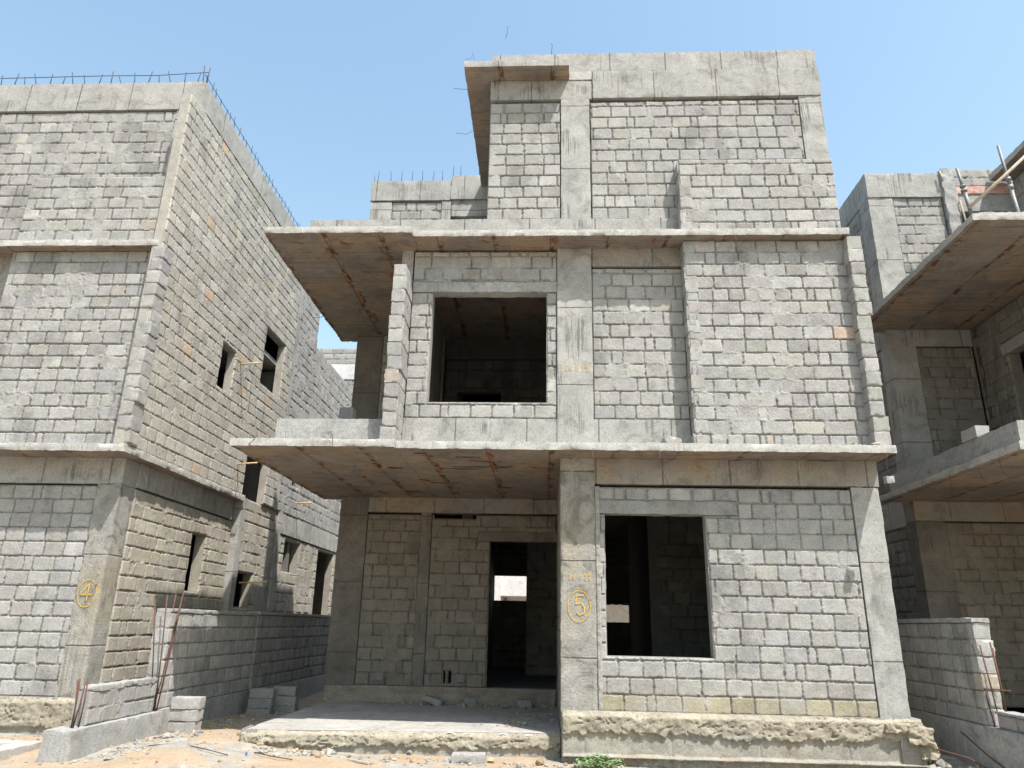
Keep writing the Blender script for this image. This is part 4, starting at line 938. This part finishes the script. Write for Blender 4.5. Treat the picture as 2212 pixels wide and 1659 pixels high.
def on_ground(x0, x1, y0, y1):
    def f(rng):
        x, y = rng.uniform(x0, x1), rng.uniform(y0, y1); return x, y, gz(x, y)
    return f
rubble('ground_rubble', 420, on_ground(-7.2, -3.0, 8.2, 11.5), .014, 301, 'small stones scattered on the sandy ground by the left boundary wall')
rubble('wall_foot_rubble', 420, lambda r: (lambda x, y: (x, y, gz(x, y)))(-5.0+abs(r.normal(0, .25)), r.uniform(8.4, 14.5)), .017, 302, 'pale cement crumbs along the foot of the left boundary wall')
rubble('plinth_rubble', 380, lambda r: (lambda x, y: (x, y, gz(x, y)))(r.uniform(-3.6, 4.9), 9.8-abs(r.normal(0, .2))), .022, 303, 'stones and clods along the foot of the porch and plinth')
rubble('side_rubble', 300, on_ground(4.6, 6.0, 9.0, 13), .018, 304, 'crumbs and stones in the passage right of the middle house')
rubble('porch_rubble', 240, lambda r: (r.normal(-1.1, .85), 13.35-abs(r.normal(0, .22)), .315), .016, 305, 'broken cement bits along the porch wall')
rubble('porch_corner_rubble', 110, lambda r: (min(.12, r.normal(-.25, .28)), r.normal(11.5, .5), .315), .014, 306, 'broken bits on the porch floor beside the middle column')
rubble('slab_rubble', 90, lambda r: (r.uniform(3.9, 4.5), 9.60+r.uniform(-.06, .1), 3.955), .016, 307, 'mortar crumbs on the slab edge by the right wing wall')
rubble('clod_heap', 60, lambda r: (4.72+r.normal(0, .06), 9.9+r.normal(0, .15), gz(4.72, 9.9)+abs(r.normal(0, .05))), .04, 308, 'sandy clods piled at the right corner of the plinth')

# ================================================================== SMALL THINGS
o = tubes('steel_bar', None, [[(4.55, 9.95, .33), (5.0, 9.75, .22), (5.25-.12, 9.45, gz(5.1, 9.45)+.03), (5.16, 9.38, gz(5.1, 9.38)+.01)]], .010, 'rebar', 7)
tag(o, 'long rusty steel bar sloping down from the plinth corner', 'steel bar')
o = tubes('steel_bar', None, [[(5.06, 9.95, .48), (5.13, 9.55, .27), (5.17, 9.30, .17)]], .010, 'rebar', 7)
tag(o, 'short dark steel bar leaning against the right boundary wall footing', 'steel bar')
# curled wire mesh scrap
ml = []
for k in range(9):
    ml.append([(4.80+.028*k+.03*math.sin(t*1.3), 10.0+t*.05, gz(4.9, 10)+.02+.10*math.sin(t*.5)) for t in range(7)])
for t in range(7): ml.append([(4.80+.028*k+.03*math.sin(t*1.3), 10.0+t*.05, gz(4.9, 10)+.02+.10*math.sin(t*.5)) for k in range(9)])
tag(tubes('wire_mesh', None, ml, .003, 'mesh', 4), 'crumpled scrap of galvanised mesh beside the sloping steel bar', 'wire mesh')
# plastic sack
a, b = np.meshgrid(np.linspace(-1, 1, 40), np.linspace(-1, 1, 24), indexing='ij')
sx_ = 5.02+a*.28; sy_ = 9.02+b*.22; hz_ = .10*(1-a**2)*(1-b**2)+.03*fbm(a*3, b*3, 0, 331, 3)*(1-a**4)*(1-b**4)
zz_ = ground_z(sx_, sy_)+hz_
idx = np.arange(a.size).reshape(a.shape); FF = np.stack([idx[:-1, :-1], idx[1:, :-1], idx[1:, 1:], idx[:-1, 1:]], -1).reshape(-1, 4)
tag(link('plastic_sack', raw_mesh('plastic_sack', np.stack([sx_.ravel(), sy_.ravel(), zz_.ravel()], -1), FF, True), None, [M['bag']]), 'crumpled white plastic sack on the ground at the bottom right', 'sack')
# weed
def weed(cx_, cy_, z0, n, rad, seed, label, hgt):
    rs = random.Random(seed); t = thing('weed', (cx_, cy_, z0), label, 'weed')
    V, F = [], []; SV, SF = [], []
    for k in range(n):
        a = rs.uniform(0, 6.28); r = rad*math.sqrt(rs.random()); h = hgt*(1-.5*(r/rad))*rs.uniform(.35, 1)
        p = Vector((cx_+r*math.cos(a)*1.3, cy_+r*math.sin(a)*.7, z0+h)); L = rs.uniform(.035, .06); ya = rs.uniform(0, 6.28); tl = rs.uniform(-.2, .9)
        d = Vector((math.cos(ya), math.sin(ya), -tl*.5)).normalized(); s_ = d.cross(Vector((0, 0, 1))).normalized()
        b = len(V); out = [(0, 0), (.25, .34), (.42, .22), (.62, .40), (.75, .18), (1.0, 0), (.75, -.18), (.62, -.40), (.42, -.22), (.25, -.34)]
        V.append(tuple(p+d*L*.5+Vector((0, 0, .006))))
        for (q, w_) in out: V.append(tuple(p+d*L*q+s_*L*w_*1.2))
        for i in range(10): F.append((b, b+1+i, b+1+(i+1) % 10))
        if k % 4 == 0:
            v, f = tube_geo([(cx_+r*.4*math.cos(a), cy_+.2*r*math.sin(a), z0-.02), tuple((Vector((cx_, cy_, z0))+p)/2), tuple(p)], .003, 4); bb = len(SV); SV += v; SF += [tuple(i+bb for i in q) for q in f]
    m = len(V); V += [(v[0], v[1], v[2]-.0015) for v in V]; F += [tuple(m+i for i in q[::-1]) for q in F]
    link('leaves', pymesh('leaves', V, F), t, [M['leaf']]); link('stems', pymesh('stems', SV, SF), t, [M['leaf']])
weed(.64, 9.62, gz(.66, 9.6), 150, .24, 3, 'bushy green weed at the foot of the plinth below the middle column', .21)
weed(-2.62, 9.75, gz(-2.62, 9.75), 8, .03, 5, 'tiny green sprout at the foot of the porch edge', .12)
M['blue'] = mat_plain('blue_plastic', (.03, .10, .38), .5, .2, 20); M['red'] = mat_plain('red_plastic', (.40, .04, .03), .5, .2, 20)
def scrap(x, y, L, w0, a, mat, label, seed):
    rs = random.Random(seed); V, F = [], []; n = 6; c, q = math.cos(a), math.sin(a)
    for i in range(n+1):
        t = (i/n-.5)*L; k = w0*rs.uniform(.5, 1)
        for sg in (-1, 1):
            px, py = x+c*t-q*sg*k, y+q*t+c*sg*k; V.append((px, py, gz(px, py)+.012+rs.uniform(0, .02)))
    for i in range(n): F.append((2*i, 2*i+1, 2*i+3, 2*i+2))
    m = len(V); V += [(v[0], v[1], v[2]-.002) for v in V]; F += [tuple(m+i for i in f[::-1]) for f in F]
    tag(link('plastic_scrap', pymesh('plastic_scrap', V, F), None, [M[mat]]), label, 'scrap', 'plastic scraps on the ground')
scrap(-4.35, 9.75, .08, .012, .4, 'blue', 'small blue plastic scrap on the sand left of the porch corner', 1)
scrap(-4.75, 9.65, .14, .02, .1, 'red', 'small red plastic strip on the sand near the block stack', 2)
scrap(-3.45, 9.15, .09, .012, 2.0, 'blue', 'blue plastic scrap at the bottom edge in front of the porch', 3)
for k, (x, y, L, a, lb) in enumerate(((-4.55, 9.25, .42, .5, 'thin timber offcut on the sand in front of the block stack'), (2.4, 9.42, .5, .15, 'timber offcut lying at the foot of the plinth below the window'), (-2.2, 9.40, .3, -.4, 'short timber offcut at the foot of the porch edge'))):
    z0 = gz(x, y)+.006
    o = cbox('timber_offcut', None, -L/2, L/2, -.02, .02, 0, .02, 'palewood', s=.03, amp=.003, chip=.004)
    o.location = (x, y, z0); o.rotation_euler = (0, .03, a); tag(o, lb, 'timber', 'timber offcuts on the ground')
# concrete chamber rim bottom left
CH = thing('inspection_chamber', (-6.3, 9.2, 0), 'pale concrete chamber rim in the sand at the bottom left corner', 'chamber')
zc = .18
cbox('rim', CH, -6.25, -5.98, 8.2, 9.35, -.1, zc, 'fascia', s=.03, amp=.006, chip=.02)
cbox('rim', CH, -7.6, -6.25, 9.15, 9.35, -.1, zc, 'fascia', s=.03, amp=.006, chip=.02)
cbox('pit_floor', CH, -7.6, -6.25, 8.2, 9.15, -.1, .05, 'dark_floor', s=.2)
for k, (x, y) in enumerate(((-4.1, 9.1), (-3.4, 9.25))):
    tag(tubes('twig', None, [[(x, y, gz(x, y)+.02), (x+.25, y-.1, gz(x+.25, y-.1)+.03), (x+.5, y-.12, gz(x+.5, y-.12)+.015)]], .006, 'rebar_dark', 5), ('dark twig lying on the sand in front of the porch corner', 'dark twig at the foot of the porch edge')[k], 'twig', 'twigs on the sand')
print('OBJECTS', len(bpy.data.objects), 'VERTS', sum(len(o.data.vertices) for o in bpy.data.objects if o.type == 'MESH'))
